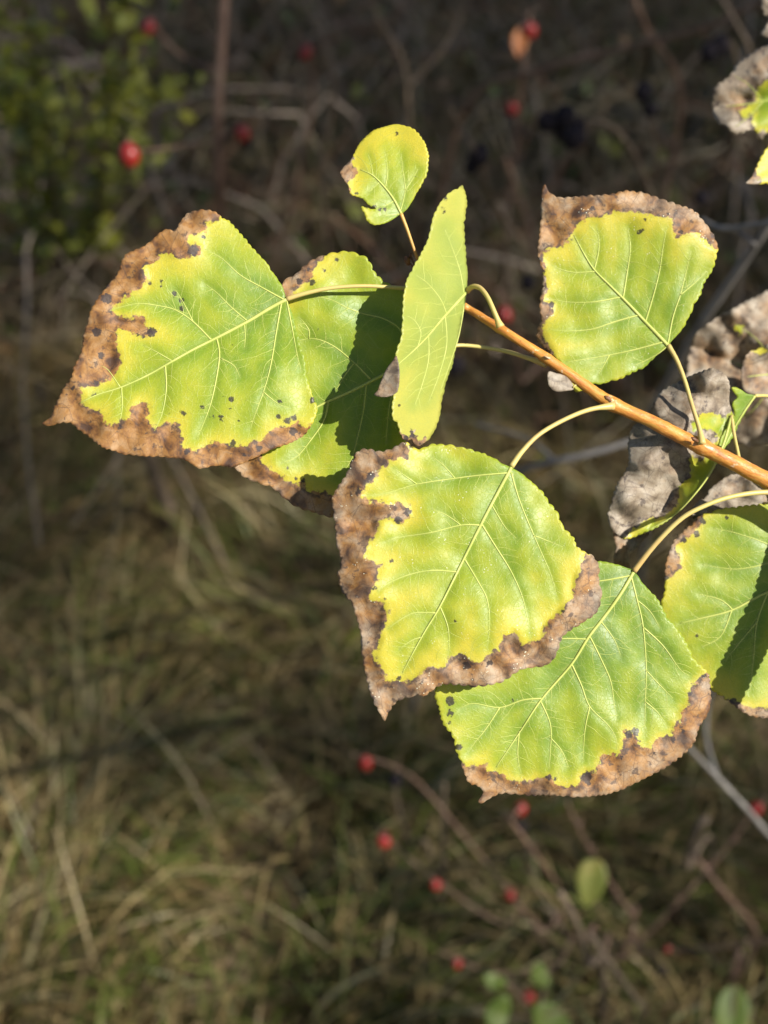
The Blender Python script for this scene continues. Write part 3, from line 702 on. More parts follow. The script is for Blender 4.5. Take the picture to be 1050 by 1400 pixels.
# withered leaves at the right
Z6 = lambda p: zoomed(800, 380, 3.5, p)
build_leaf('withered grey-brown crumpled leaf with a green strip along its midrib',
    Z6([(600,432),(640,440),(680,475),(695,520),(690,580),(700,640),(712,660),(700,690),(660,740),(640,790),(660,825),(625,890),(560,985),(500,1060),(440,1120),(380,1170),(300,1210),(230,1240),(180,1243),(130,1205),(108,1150),(120,1090),(135,1040),(155,980),(190,930),(210,870),(205,800),(215,740),(250,690),(310,635),(335,590),(370,540),(430,505),(500,470),(550,450)]),
    Z6([(512,700),(560,655),(610,645),(640,660),(645,700),(655,680),(690,650),(720,640),(760,700),(700,800),(640,930),(540,1080),(400,1210),(250,1270),(190,1250),(240,1200),(320,1150),(340,1165),(420,1120),(450,1060),(450,1000),(505,950),(505,860),(540,880),(575,880),(620,800),(640,760),(570,715),(515,740)]),
    Z6([(700,660),(660,800),(600,930),(520,1040),(420,1140),(300,1205)]),
    [Z6(v) for v in ([(630,870),(560,780),(520,720),(430,640),(350,600)], [(560,990),(500,900),(430,820),(330,760),(240,720)], [(490,1070),(430,970),(340,900),(220,880)], [(400,1150),(330,1060),(250,1030),(140,1080)], [(660,760),(640,640),(600,540),(560,470)], [(690,690),(680,600),(660,500)])],
    (0.3765, 900, 620, -0.08, 0.03), yellow=0.35, grey=1.2, wr_g=4, wr_b=11, seed=11, tooth=(8, 2.0), vein_r=(1.6, 0), groove=-3.0, gwid=9.0, roll=30, rollw=105.0,
    petiole=[(1000, 568.6), (1003, 590), (1008, 615), (1012, 636)], pet_depth=TD + 0.002, pet_r=2.8)
build_leaf('brown withered leaf hanging beneath the crumpled grey leaf', Z6([(135,1215),(180,1250),(260,1230),(310,1215),(270,1270),(230,1310),(212,1330),(215,1400),(190,1440),(150,1410),(140,1340),(150,1290)]), None,
    Z6([(280,1225),(200,1290),(180,1410)]), [], (0.396, 855, 750, 0.2, 0.0), grey=0.35, wr_b=8, seed=12, tooth=(8, 1.5), vein_r=(0, 0), step=2.6,
    petiole=[(880, 730), (895, 700), (910, 660)], pet_depth=0.398, pet_r=2.0)
build_leaf('large dull brown withered leaf behind the twig, edge curling',
    [(1075,385),(1048,398),(1010,418),(975,438),(950,458),(944,480),(940,505),(938,535),(955,560),(985,585),(1000,600),(1025,611),(1050,606),(1090,590),(1130,560),(1150,500),(1130,430)],
    [(1003,447),(1014,446),(1016,455),(1010,458)],
    [(1120,540),(1060,520),(990,490)], [[(1060,520),(1040,470),(1000,440)], [(1060,520),(1030,560),(1000,580)]],
    (0.452, 1020, 500, 0.1, -0.1), grey=0.75, wr_g=5, wr_b=12, roll=28, rollw=90.0, seed=13, tooth=(12, 2.0), step=4.0, vein_r=(1.4, 0.8), petiole=[(1120, 540), (1150, 545), (1185, 560)], pet_depth=0.46)
build_leaf('dark brown folded withered leaf with green shreds', [(1060,470),(1035,478),(1020,487),(1015,505),(1016,530),(1030,541),(1050,545),(1080,540),(1100,510),(1085,480)],
    [(1030,470),(1042,468),(1046,480),(1030,484)], [(1090,510),(1050,512),(1022,515)], [], (0.425, 1050, 510, 0.0, 0.1), grey=0.7, wr_g=6, wr_b=14, seed=14, step=3.2, vein_r=(1.0, 0.5), petiole=[(1090, 510), (1120, 520), (1150, 535)], pet_depth=0.43)
build_leaf('shred of green and brown leaf beside the twig', Z6([(700,525),(735,530),(775,555),(815,562),(790,600),(740,690),(700,770),(655,828),(640,800),(665,740),(700,690),(715,650),(705,600),(730,570)]),
    Z6([(600,480),(900,480),(900,700),(640,900),(560,800),(680,650)]), Z6([(812,565),(760,640),(700,740),(658,826)]), [], (0.379, 1015, 570, 0.3, 0.0), yellow=0.30, wr_g=2, seed=15, step=2.4, vein_r=(1.6, 0), petiole=[(1032, 541), (1060, 545), (1090, 580)], pet_depth=TD + 0.03, pet_r=2.4)
build_leaf('grey dry scrap of leaf above the shadow-banded leaf', Z6([(510,1110),(545,1070),(580,1050),(600,1010),(640,975),(680,950),(720,940),(770,960),(820,1000),(850,1020),(870,1060),(860,1110),(760,1118),(640,1110),(560,1130),(520,1150)]), None,
    Z6([(860,1080),(700,1040),(540,1110)]), [], (0.384, 990, 685, 0.0, 0.0), grey=0.9, wr_b=8, seed=16, tooth=(9, 2), vein_r=(0, 0), step=2.6, petiole=[(1045, 688), (1080, 690), (1120, 695)], pet_depth=TD, pet_r=2.0)
build_leaf('small grey curled scrap under the upright leaf', Z5([(150,835),(180,840),(215,850),(245,880),(252,905),(225,912),(190,916),(165,905),(148,880)]), None,
    Z5([(250,900),(200,880),(155,860)]), [], (0.3635, 765, 522, 0.3, 0.0), grey=1.2, wr_b=6, seed=17, tooth=(8, 1.8), vein_r=(0, 0), step=2.4, petiole=[(783, 530), (790, 525), (800, 527)], pet_depth=TD, pet_r=1.6)
Z8 = lambda p: zoomed(850, 0, 5.185, p)
build_leaf('faded grey-brown leaf with green patch in the upper corner of the twigs', Z8([(1100,300),(1000,330),(900,390),(820,450),(760,540),(670,610),(640,700),(650,810),(690,880),(740,890),(785,955),(850,945),(910,915),(950,930),(975,1005),(1030,940),(1120,900),(1250,800),(1300,600),(1240,400)]),
    Z8([(1200,500),(1037,570),(960,640),(950,740),(840,800),(860,820),(945,800),(935,880),(950,925),(1010,930),(1200,900)]), Z8([(1280,640),(1000,720),(700,760)]), [Z8([(1000,720),(900,600),(800,540)]), Z8([(1000,720),(900,830),(800,900)])],
    (0.452, 1020, 130, -0.1, 0.0), yellow=0.3, grey=0.8, wr_g=4, wr_b=9, roll=20, rollw=60.0, seed=18, step=3.6, vein_r=(1.0, 0.6), petiole=[(1097, 123), (1120, 140), (1150, 190)], pet_depth=0.46)
build_leaf('pale dry leaf edge at the top corner', [(1046,-20),(1040,0),(1044,18),(1052,24),(1044,40),(1040,47),(1055,52),(1090,40),(1110,0),(1080,-30)], None, [(1110,0),(1070,10),(1046,10)], [], (0.45, 1060, 10, 0, 0), grey=1.1, wr_b=8, seed=19, step=3, vein_r=(0, 0), petiole=[(1108, 2), (1130, 60), (1150, 150)], pet_depth=0.46)
build_leaf('bright yellow leaf point with tan tip near the upper corner', Z8([(880,1298),(920,1260),(960,1180),(990,1110),(1037,1040),(1100,960),(1250,900),(1400,980),(1420,1150),(1300,1290),(1150,1330),(1037,1300),(960,1305)]),
    Z8([(1000,1000),(960,1230),(985,1260),(980,1330),(1200,1400),(1500,1300),(1500,800),(1100,900)]), Z8([(1400,1060),(1150,1200),(960,1280)]), [Z8([(1150,1200),(1080,1130),(1040,1060)])],
    (0.40, 1060, 230, 0.3, 0.0), yellow=0.85, grey=0.2, seed=20, vein_r=(1.5, 0.8), petiole=[(1120, 204), (1150, 215), (1170, 240)], pet_depth=0.44)
# side twig outside the picture that carries the withered leaves
side = W(np.array([1140, 1155, 1172, 1195, 1190, 1230]), np.array([130, 200, 300, 440, 560, 660]), np.array([0.46, 0.455, 0.455, 0.46, 0.46, 0.46]))
side = catmull(np.vstack([side, join + (0.002, 0.03, 0.12), join + (0, 0.045, 0.02)]), 6)
twig_attr(part('twig', *tube(side, np.linspace(0.0011, 0.0035, len(side)), 10, 0.08, 6), M_STEM, sapling), 10, 0.01)
# bud at the twig end and leaf scars on the nodes
def blob(c, rx, ry, rz, axis, n=10, m=7, rough=0.0, seed=0):
    axis = np.asarray(axis, float) / np.linalg.norm(axis)
    u = np.cross(axis, (0.2, 0.5, 0.9)); u /= np.linalg.norm(u); w = np.cross(axis, u)
    V = []
    for i in range(m + 1):
        th = math.pi * i / m
        for j in range(n):
            ph = 2 * math.pi * j / n
            k = 1 + rough * (hashf(np.float64(i * 3.1), np.float64(j * 1.3), seed) - 0.5)
            V.append(c + axis * (-math.cos(th) * rz * k) + u * (math.sin(th) * math.cos(ph) * rx * k) + w * (math.sin(th) * math.sin(ph) * ry * k))
    F = [(i * n + j, i * n + (j + 1) % n, (i + 1) * n + (j + 1) % n, (i + 1) * n + j) for i in range(m) for j in range(n)]
    return np.array(V), F
k0 = KP * TD
for (bx, by, br, bl, ax) in ((557, 357, 4.0, 6.5, (-0.4, 0.2, 1.0)), (561, 350, 2.2, 4.5, (0.3, 0, 1.0)), (831, 545, 3.2, 6.0, (-1, 0.3, 0.6)), (950, 601, 2.6, 6.5, (-1.0, 0, 0.7))):
    dep = TD + (-0.004 if bx > 800 else 0.001)
    bud = part('bud', *blob(W(bx, by, dep), br * k0, br * k0, bl * k0, ax, rough=0.35, seed=bx), M_BUD, sapling)
    if bx < 600:
        part('bud_stalk', *tube(W(np.array([bx, 572, 586]), np.array([by, 372, 388]), np.array([dep, dep, 0.3665])), 1.4 * k0, 6), M_BUD, bud)

for (sx_, sy_) in ((836, 549.5), (961, 613), (681, 444), (748, 489)):
    part('leaf_scar', *blob(W(sx_, sy_, TD - 0.0016), 3.4 * k0, 1.5 * k0, 4.6 * k0, (0.8, 0.1, -0.5), rough=0.3, seed=sx_), M_SCAR, sapling)

# ------------------------------------------------------------------ background shrubs
def to_ground(p, lean=(0, 0)):
    return np.array((p[0] + lean[0], p[1] + lean[1], -0.04))

def px_path(pts):
    a = np.array(pts, float)
    return W(a[:, 0], a[:, 1], a[:, 2])

def shrub_thing(name, label, cat, base_px, group=None):
    p = W(base_px[0], base_px[1], ground_depth(base_px[1]))
    p[2] = 0.0
    return empty(name, p, label, cat, group), p

def cane(root, pts, r0, r1, mat, name='cane', rootpt=None, knob=0.15, thorns=0, seed=0):
    P = px_path(pts)
    if rootpt is not None:
        q = P[-1]; b = np.array(rootpt) + (0, 0, -0.05)
        P = np.vstack([P, (q * 0.6 + b * 0.4) + (0, 0.0, 0.06), b])
    P = catmull(P, 7)
    t = np.linspace(0, 1, len(P))
    o = part(name, *tube(P, r0 + (r1 - r0) * t, 7, knob, seed), mat, root)
    if thorns:
        r = np.random.default_rng(seed)
        for i in range(thorns):
            j = r.integers(2, len(P) - 6); d = r.normal(size=3); d[2] += 0.2; d /= np.linalg.norm(d)
            part('thorn', *tube(np.array([P[j], P[j] + d * 0.004, P[j] + d * 0.0075 + (0, 0, -0.002)]), [0.0019, 0.0010, 0.0002], 5), mat, o)
    return P

_hip_meshes = {}
def hip(root, px, py, rpx, d, anchor=None, seed=0):
    c = W(px, py, d); r = rpx * KP * d
    ra = np.random.default_rng(seed + int(px)); ax = np.array((ra.uniform(-.7, .7), ra.uniform(-.7, .3), -1.0)); ax /= np.linalg.norm(ax)
    o = part('rose_hip', *blob(c, r * 0.93, r * 0.93, r * 1.15, ax, 14, 10, 0.05, seed), M_HIP, root)
    tips = []
    for i in range(5):
        a = 2 * math.pi * i / 5; u = np.cross(ax, (0.3, 0.8, 0.1)); u /= np.linalg.norm(u); w = np.cross(ax, u)
        e = c + ax * r * 1.1; dv = math.cos(a) * u + math.sin(a) * w
        tips.append(tube(np.array([e, e + ax * r * .25 + dv * r * .2, e + ax * r * .3 + dv * r * .6]), [r * .12, r * .1, r * .02], 5))
    part('sepals', *merge(tips), M_SEPAL, o)
    top = c - ax * r * 1.05
    if anchor is None:
        anchor = top + np.array((ra.uniform(-.03, .03), ra.uniform(0, .03), 0.04))
    mid = (top * 0.6 + np.asarray(anchor) * 0.4) - ax * r * 0.6
    part('pedicel', *tube(catmull(np.array([top + ax * r * .2, mid, anchor]), 5), r * 0.11 + 0.0003, 6), M_CANE, o)

def nearest(P, q):
    return P[np.argmin(((P - q) ** 2).sum(1))]

# rose bush, upper left
rb, rbp = shrub_thing('rose_bush', 'tangled rose bush with an upright mauve-brown cane and red hips', 'rose bush', (345, 500))
c1 = cane(rb, [(310, -70, 1.18), (304, 40, 1.2), (297, 170, 1.24), (303, 290, 1.32), (318, 400, 1.55)], 0.0042, 0.0062, M_CANE, rootpt=rbp, thorns=10, seed=1)
c2 = cane(rb, [(182, 205, 0.93), (230, 203, 1.0), (297, 188, 1.22)], 0.0006, 0.0013, M_CANE, seed=2)
c3 = cane(rb, [(205, 25, 1.22), (240, 70, 1.24), (300, 100, 1.23)], 0.0012, 0.002, M_CANE, seed=3)
c4 = cane(rb, [(405, 40, 1.5), (428, 120, 1.55), (405, 250, 1.62), (370, 380, 1.75)], 0.002, 0.004, M_CANE, rootpt=rbp + (0.05, 0.05, 0), seed=4)
c5 = cane(rb, [(345, 160, 1.2), (318, 178, 1.24), (299, 190, 1.24)], 0.0014, 0.002, M_CANE, seed=5)
for x, y, r, d, cc in ((177, 212, 15, 0.93, c2), (203, 38, 10, 1.22, c3), (332, 182, 11, 1.22, c5), (418, 72, 9.5, 1.5, c4)):
    hip(rb, x, y, r, d, nearest(cc, W(x, y - 18, d)), int(x))
# rose bush, upper right
rb, rbp = shrub_thing('rose_bush', 'rose bush with reddish arching canes and orange-red hips behind the upright leaf', 'rose bush', (760, 560))
c1 = cane(rb, [(1075, -15, 1.05), (960, 38, 1.15), (850, 66, 1.25), (740, 95, 1.32), (640, 140, 1.45), (600, 300, 1.65)], 0.0018, 0.0045, M_CANE, rootpt=rbp + (-.1, 0.1, 0), thorns=10, seed=11)
c2 = cane(rb, [(725, 15, 1.35), (715, 90, 1.35), (705, 200, 1.42), (690, 330, 1.5), (700, 480, 1.62)], 0.0015, 0.0035, M_CANE, rootpt=rbp, thorns=5, seed=12)
c3 = cane(rb, [(680, 400, 1.15), (705, 440, 1.3), (712, 520, 1.5)], 0.0015, 0.003, M_CANE, rootpt=rbp + (.03, 0, 0), seed=13)
c4 = cane(rb, [(860, -20, 1.2), (885, 40, 1.25), (930, 130, 1.35), (900, 300, 1.5), (850, 470, 1.6)], 0.0018, 0.004, M_CANE, rootpt=rbp + (.08, 0, 0), thorns=6, seed=14)
c5 = cane(rb, [(690, 215, 1.3), (720, 300, 1.4), (760, 420, 1.5)], 0.0025, 0.004, M_CANE, rootpt=rbp + (.05, -.05, 0), seed=15)
for x, y, r, d, cc in ((724, 43, 11, 1.3, c2), (700, 149, 9, 1.38, c2), (690, 430, 10, 1.18, c3)):
    hip(rb, x, y, r, d, nearest(cc, W(x, y - 20, d)), int(x))
def oval_leaf(root, px, py, rx, ry, d, mat, rot=0.0, name='leaf', tilt=(0.0, 0.0), stalk_to=None, seed=0):
    n = 14; rows = []
    V = []; F = []
    m = 6
    for i in range(n + 1):
        t = i / n
        wv = math.sin(math.pi * min(1, t ** 0.8)) ** 0.75 * 1.0
        for j in range(m + 1):
            s = 2 * j / m - 1
            x = s * wv * rx; y = (t - 0.5) * 2 * ry
            ca, sa = math.cos(rot), math.sin(rot)
            X = px + x * ca - y * sa; Y = py + x * sa + y * ca
            dd = d + KP * d * (tilt[0] * (X - px) + tilt[1] * (Y - py) - 0.25 * abs(s * wv) * rx + 0.2 * ry * (t - .5) ** 2)
            V.append(W(X, Y, dd))
    for i in range(n):
        for j in range(m):
            a = i * (m + 1) + j; F.append((a, a + 1, a + m + 2, a + m + 1))
    o = part(name, np.array(V), F, mat, root)
    md = o.modifiers.new('thickness', 'SOLIDIFY'); md.thickness = 0.0003
    if stalk_to is not None:
        b = np.array(V[m // 2])
        part('leaf_stalk', *tube(catmull(np.array([V[m // 2 + (m + 1)], b, (b + stalk_to) / 2 + (0, 0, 0.004), stalk_to]), 4), 0.0009, 5), M_CANE, o)
    return o
oval_leaf(rb, 710, 58, 11, 21, 1.3, M_ORANGELEAF, 0.1, stalk_to=nearest(c2, W(716, 38, 1.34)))
oval_leaf(rb, 188, 26, 16, 9, 1.2, M_YELLOWLEAF, 0.4) if False else None

# low rose bush at the bottom
rb, rbp = shrub_thing('rose_bush', 'low rose bush of bare canes dotted with dark red hips in the dry grass', 'rose bush', (820, 1330))
cl = []
for i, (pts, r0, r1, off) in enumerate((
    ([(775, 1095, 1.02), (800, 1150, 1.05), (850, 1230, 1.1), (866, 1252, 1.12)], .0013, .0026, (0.02, 0)),
    ([(690, 1110, 0.98), (730, 1165, 1.02), (775, 1230, 1.08), (795, 1290, 1.12)], .0015, .0032, (0, 0)),
    ([(480, 1030, 1.05), (560, 1060, 1.08), (640, 1150, 1.12), (740, 1270, 1.15)], .0011, .0024, (-.02, .02)),
    ([(510, 1130, 1.12), (580, 1190, 1.13), (680, 1260, 1.14)], .001, .002, (-.03, 0)),
    ([(600, 1300, 1.05), (680, 1330, 1.07), (760, 1320, 1.1)], .001, .002, (-.01, .01)),
    ([(1060, 1285, 1.0), (980, 1295, 1.03), (880, 1302, 1.08), (830, 1310, 1.1)], .0013, .0026, (0, .01)),
    ([(1045, 1085, 1.08), (1000, 1150, 1.1), (930, 1230, 1.12), (870, 1290, 1.14)], .0013, .0026, (.01, 0)),
    ([(950, 1170, 1.05), (990, 1220, 1.06), (1035, 1280, 1.1), (1000, 1340, 1.14)], .002, .003, (.12, 0)))):
    cl.append(cane(rb, pts, r0 * 0.7, r1 * 0.75, M_CANE, rootpt=rbp + (*off, 0), thorns=4, seed=30 + i))
allc = np.vstack(cl)
for x, y, r, d in ((500, 1043, 10, 1.05), (525, 1148, 11, 1.1), (711, 1106, 10, 1.0), (596, 1210, 8.5, 1.12), (697, 1224, 8, 1.13), (625, 1318, 8, 1.05), (723, 1363, 10, 1.05), (1033, 1106, 10, 1.06), (912, 1298, 5, 1.05)):
    hip(rb, x, y, r, d, nearest(allc, W(x, y - 10, d)), int(x))
oval_leaf(rb, 808, 1206, 21, 36, 1.05, M_YELLOWLEAF, 0.15, stalk_to=nearest(allc, W(795, 1165, 1.05)))

# sprouting young plants at the bottom edge
for i, (bx, by, lab, lv) in enumerate(((735, 1395, 'small green seedling with rounded bright leaves among the canes', ((676, 1342, 17, 12, 0.3), (738, 1334, 18, 13, 1.2), (680, 1386, 30, 17, 1.9), (752, 1398, 34, 24, 0.8))),
                                     (1000, 1400, 'single rounded bright green leaf shoot beside the rose canes', ((1000, 1388, 25, 42, 0.1),)))):
    rt, p = shrub_thing('seedling', lab, 'seedling', (bx, by + 60))
    dtop = 1.02
    stem_pts = catmull(np.vstack([p + (0, 0, -0.03), p + (0.004, 0.0, 0.05), W(bx, by, dtop)]), 6)
    part('stem', *tube(stem_pts, np.linspace(0.002, 0.001, len(stem_pts)), 6), M_SPROUT, rt)
    for x, y, rx, ry, ro in lv:
        oval_leaf(rt, x, y, rx, ry, dtop, M_SPROUT, ro, tilt=(0.1, -0.2), stalk_to=W(bx, by, dtop))

# blackthorn with shrivelled dark berries
bt, btp = shrub_thing('blackthorn_shrub', 'dark thorny shrub with clusters of shrivelled black berries', 'shrub', (860, 470))
b1 = cane(bt, [(735, 165, 0.98), (800, 165, 1.0), (845, 180, 1.02), (880, 240, 1.1), (905, 330, 1.25)], .0012, .0032, M_BROWNTWIG, 'stem', btp, thorns=4, seed=51)
b2 = cane(bt, [(968, 70, 1.02), (1000, 60, 1.05), (1010, 150, 1.15), (980, 280, 1.3)], .0012, .003, M_BROWNTWIG, 'stem', btp + (.04, 0, 0), thorns=4, seed=52)
b3 = cane(bt, [(975, -20, 1.1), (1005, 30, 1.08), (1025, 80, 1.1), (1010, 160, 1.2)], .0015, .003, M_BROWNTWIG, 'stem', btp + (.06, .02, 0), seed=53)
b4 = cane(bt, [(614, 145, 0.95), (632, 180, 0.97), (652, 212, 0.98), (690, 300, 1.1), (760, 380, 1.3)], .0012, .003, M_BROWNTWIG, 'stem', btp + (-.05, .02, 0), thorns=3, seed=54)
b5 = cane(bt, [(870, 110, 1.02), (888, 160, 1.05), (900, 250, 1.15)], .001, .002, M_BROWNTWIG, 'stem', btp + (.01, .01, 0), seed=55)
allb = np.vstack([b1, b2, b3, b4, b5])
for x, y, r, d in ((748, 166, 14, .98), (772, 160, 15, .98), (785, 188, 16, .97), (768, 180, 12, .99), (790, 172, 12, 1.0), (880, 126, 13, 1.02), (890, 150, 10, 1.03), (970, 72, 13, 1.02), (985, 62, 14, 1.02), (655, 212, 14, .98), (645, 228, 10, .99), (722, 386, 11, 1.1), (622, 500, 13, 1.2), (960, 270, 10, 1.1)):
    o = part('berry', *blob(W(x, y, d), r * KP * d, r * KP * d, r * KP * d * 1.05, (0.1, 0.3, 1), 12, 9, 0.28, int(x)), M_SLOE, bt)
    tgt = nearest(allb, W(x, y - 10, d)); c = W(x, y, d)
    part('berry_stalk', *tube(np.array([c, (c + tgt) / 2 + (0, 0, .003), tgt]), 0.0007, 5), M_BROWNTWIG, o)
bt, btp = shrub_thing('blackthorn_shrub', 'sparse low sprigs with a few black berries in the grass', 'shrub', (620, 1260))
b1 = cane(bt, [(545, 1040, 1.1), (540, 1080, 1.12), (560, 1150, 1.18)], .0009, .0018, M_BROWNTWIG, 'stem', btp, seed=61)
b2 = cane(bt, [(895, 1310, 1.1), (860, 1290, 1.12), (780, 1280, 1.16)], .0009, .0018, M_BROWNTWIG, 'stem', btp + (.02, 0, 0), seed=62)
allb = np.vstack([b1, b2])
for x, y, r, d in ((540, 1066, 9, 1.1), (905, 1327, 8, 1.1), (712, 1130, 8, 1.12)):
    o = part('berry', *blob(W(x, y, d), r * KP * d, r * KP * d, r * KP * d, (0.1, 0.3, 1), 12, 9, 0.28, int(x)), M_SLOE, bt)
    c = W(x, y, d); tgt = nearest(allb, c)
    part('berry_stalk', *tube(np.array([c, (c + tgt) / 2 + (0, 0, .003), tgt]), 0.0007, 5), M_BROWNTWIG, o)

# grey dead branches
def dead(label, base_px, paths, mat=M_GREYWOOD, name='dead_branch'):
    rt, p = shrub_thing(name, label, 'branch', base_px)
    for i, (pts, r0, r1, toroot) in enumerate(paths):
        cane(rt, pts, r0, r1, mat, 'limb' if i == 0 else 'side_twig', p if toroot else None, 0.2, 0, 70 + i + int(base_px[0]))
dead('forked pale grey dead branch beside the withered leaves', (880, 780), (
    ([(1120, 200, 0.60), (1048, 312, 0.63), (1003, 378, 0.66), (955, 450, 0.70), (915, 520, 0.76), (880, 600, 0.9)], .0019, .0034, True),
    ([(1075, 302, 0.6), (1040, 307, 0.61), (990, 313, 0.64), (960, 300, 0.66)], .0019, .0011, False),
    ([(1032, 335, 0.635), (1010, 318, 0.64), (985, 312, 0.64)], .0013, .0009, False)))
dead('thin pale grey twig crossing below the orange twig', (560, 960), (
    ([(900, 585, 0.80), (860, 604, 0.80), (800, 622, 0.80), (755, 632, 0.81), (700, 650, 0.84), (640, 700, 0.9)], .0016, .0028, True),
    ([(760, 632, 0.81), (720, 600, 0.86), (650, 580, 0.9)], .0016, .001, False)))
dead('bent grey stick leaning out of the grass under the shadowed leaf', (1090, 1280), (
    ([(880, 940, 0.78), (930, 1008, 0.80), (980, 1062, 0.83), (1020, 1105, 0.86), (1060, 1150, 0.9)], 0.0010, .0024, True),
    ([(980, 1062, 0.83), (965, 1000, 0.86), (975, 930, 0.9)], .0014, .0009, False)))
dead('pale crooked stick rising from the rose canes', (830, 1400), (
    ([(765, 1220, 0.95), (785, 1255, 0.97), (798, 1290, 1.0), (805, 1320, 1.02)], .0024, .0030, True),
    ([(805, 1275, 0.99), (840, 1325, 1.0), (880, 1380, 1.03)], .0022, .0016, False)), M_BROWNTWIG)
dead('dark broken stem standing in the grass beneath the scorched leaf', (232, 730), (
    ([(190, 560, 1.45), (205, 630, 1.52), (222, 680, 1.6), (235, 715, 1.66)], .006, .012, True),), M_BROWNTWIG)
dead('straight tan stalk standing in the dry grass', (606, 1235), (
    ([(607, 1070, 1.1), (606, 1120, 1.12), (604, 1190, 1.18)], .0016, .0026, True),), M_BROWNTWIG, 'dry_stalk')
dead('bent tan stalk with drooping seed head', (985, 1180), (
    ([(968, 1118, 0.98), (955, 1130, 0.98), (945, 1155, 1.0), (940, 1185, 1.04)], .0034, .0018, True),), M_BROWNTWIG, 'dry_stalk')
dead('mottled grey-brown twig rising behind the small round leaf', (560, 420), (
    ([(480, -40, 1.4), (520, 30, 1.42), (552, 90, 1.45), (560, 180, 1.5), (570, 300, 1.62)], .0022, .0045, True),
    ([(552, 90, 1.45), (500, 150, 1.5), (440, 220, 1.6)], .0022, .001, False),
    ([(556, 120, 1.46), (610, 60, 1.45), (640, -10, 1.45)], .0020, .001, False)), M_BROWNTWIG)
dead('slanting brown branch in the thicket between the upper leaves', (480, 480), (
    ([(395, -40, 1.5), (430, 30, 1.5), (455, 120, 1.55), (440, 240, 1.65), (450, 350, 1.8)], .0022, .0045, True),
    ([(450, 100, 1.54), (360, 160, 1.6), (280, 260, 1.75)], .0022, .001, False)), M_BROWNTWIG)

# green shrub, upper left
gs, gsp = shrub_thing('green_shrub', 'shrub with small yellow-green leaves at the edge of the thicket', 'shrub', (90, 470))
r = np.random.default_rng(77)
stems = []
for i in range(9):
    tx_ = r.uniform(-60, 240); ty_ = r.uniform(-40, 180)
    P = cane(gs, [(tx_, ty_, r.uniform(1.25, 1.55)), (tx_ * .7 + 30, ty_ * .6 + 110, 1.5), (tx_ * .4 + 55, 330, 1.75)], .0008, .0035, M_BROWNTWIG, 'stem', gsp + (r.uniform(-.06, .06), r.uniform(-.05, .05), 0), seed=90 + i)
    stems.append(P[:int(len(P) * 0.52)])
allst = np.vstack(stems)
lv, lf = [], []
for i in range(9):
    for j in range(5):
        t = i / 8; s = j / 4 * 2 - 1; wd = math.sin(math.pi * t ** 0.85) ** 0.8 * 0.42 if 0 < t < 1 else 0.01
        lv.append((s * wd, t, 0.12 * abs(s) * wd - 0.10 * t * t))
for i in range(8):
    for j in range(4):
        a = i * 5 + j; lf.append((a, a + 1, a + 6, a + 5))
lm = bpy.data.meshes.new('shrub_leaf'); lm.from_pydata(lv, [], lf); lm.materials.append(M_SHRUB)
lm.polygons.foreach_set('use_smooth', [True] * len(lm.polygons))
for i in range(290):
    q = allst[r.integers(0, len(allst))]
    o = bpy.data.objects.new('leaf', lm); COL.objects.link(o); o.parent = gs
    o.location = q - gsp
    o.rotation_euler = (r.uniform(-0.6, 1.0), r.uniform(-.8, .8), r.uniform(0, 6.28))
    s = r.uniform(0.015, 0.030); o.scale = (s, s, s)
qq = allst[r.integers(0, len(allst), 420)] + r.normal(size=(420, 3)) * 0.025
fo = part('foliage', *leaf_cloud(qq, 0.0105, r), M_SHRUB, gs, False)
fo['kind'] = 'stuff'
# small oak-yellow sprig above it
oval_leaf(gs, 172, 30, 15, 10, 1.2, M_YELLOWLEAF, 0.3, stalk_to=nearest(allst, W(150, 60, 1.3)))
oval_leaf(gs, 120, 4, 24, 11, 1.2, M_YELLOWLEAF, 1.3, stalk_to=nearest(allst, W(120, 30, 1.3)))

# ------------------------------------------------------------------ thicket and grass (uncountable)
def strips_mesh(name, P, Wd, side, tint, mat, label, cat):
    """P: n x k x 3 centre lines, Wd: n x k half widths, side: n x 3"""
    n, k, _ = P.shape
    A = P - side[:, None, :] * Wd[..., None]; B = P + side[:, None, :] * Wd[..., None]
    V = np.stack([A, B], 2).reshape(-1, 3)
    idx = np.arange(n)[:, None] * (2 * k) + np.arange(k - 1)[None, :] * 2
    F = np.stack([idx, idx + 1, idx + 3, idx + 2], -1).reshape(-1, 4)
    me = bpy.data.meshes.new(name)
    me.vertices.add(len(V)); me.vertices.foreach_set('co', V.ravel())
    me.loops.add(F.size); me.loops.foreach_set('vertex_index', F.ravel().astype(np.int32))
    me.polygons.add(len(F)); me.polygons.foreach_set('loop_start', np.arange(0, F.size, 4, dtype=np.int32))
    me.polygons.foreach_set('use_smooth', np.ones(len(F), bool))
    me.update(calc_edges=True); me.validate()
    me.materials.append(mat)
    T = np.repeat(np.hstack([tint, np.ones((n, 1))]), 2 * k, 0)
    setattr_c(me, 'tint', T)
    o = bpy.data.objects.new(name, me); COL.objects.link(o)
    o['kind'] = 'stuff'; o['label'] = label; o['category'] = cat
    return o

def gz(x, y):
    return 0.05 * fbm(x * 1.8, y * 1.8, 3, 4) + 0.02 * vnoise(x * 9, y * 9, 8) - 0.02

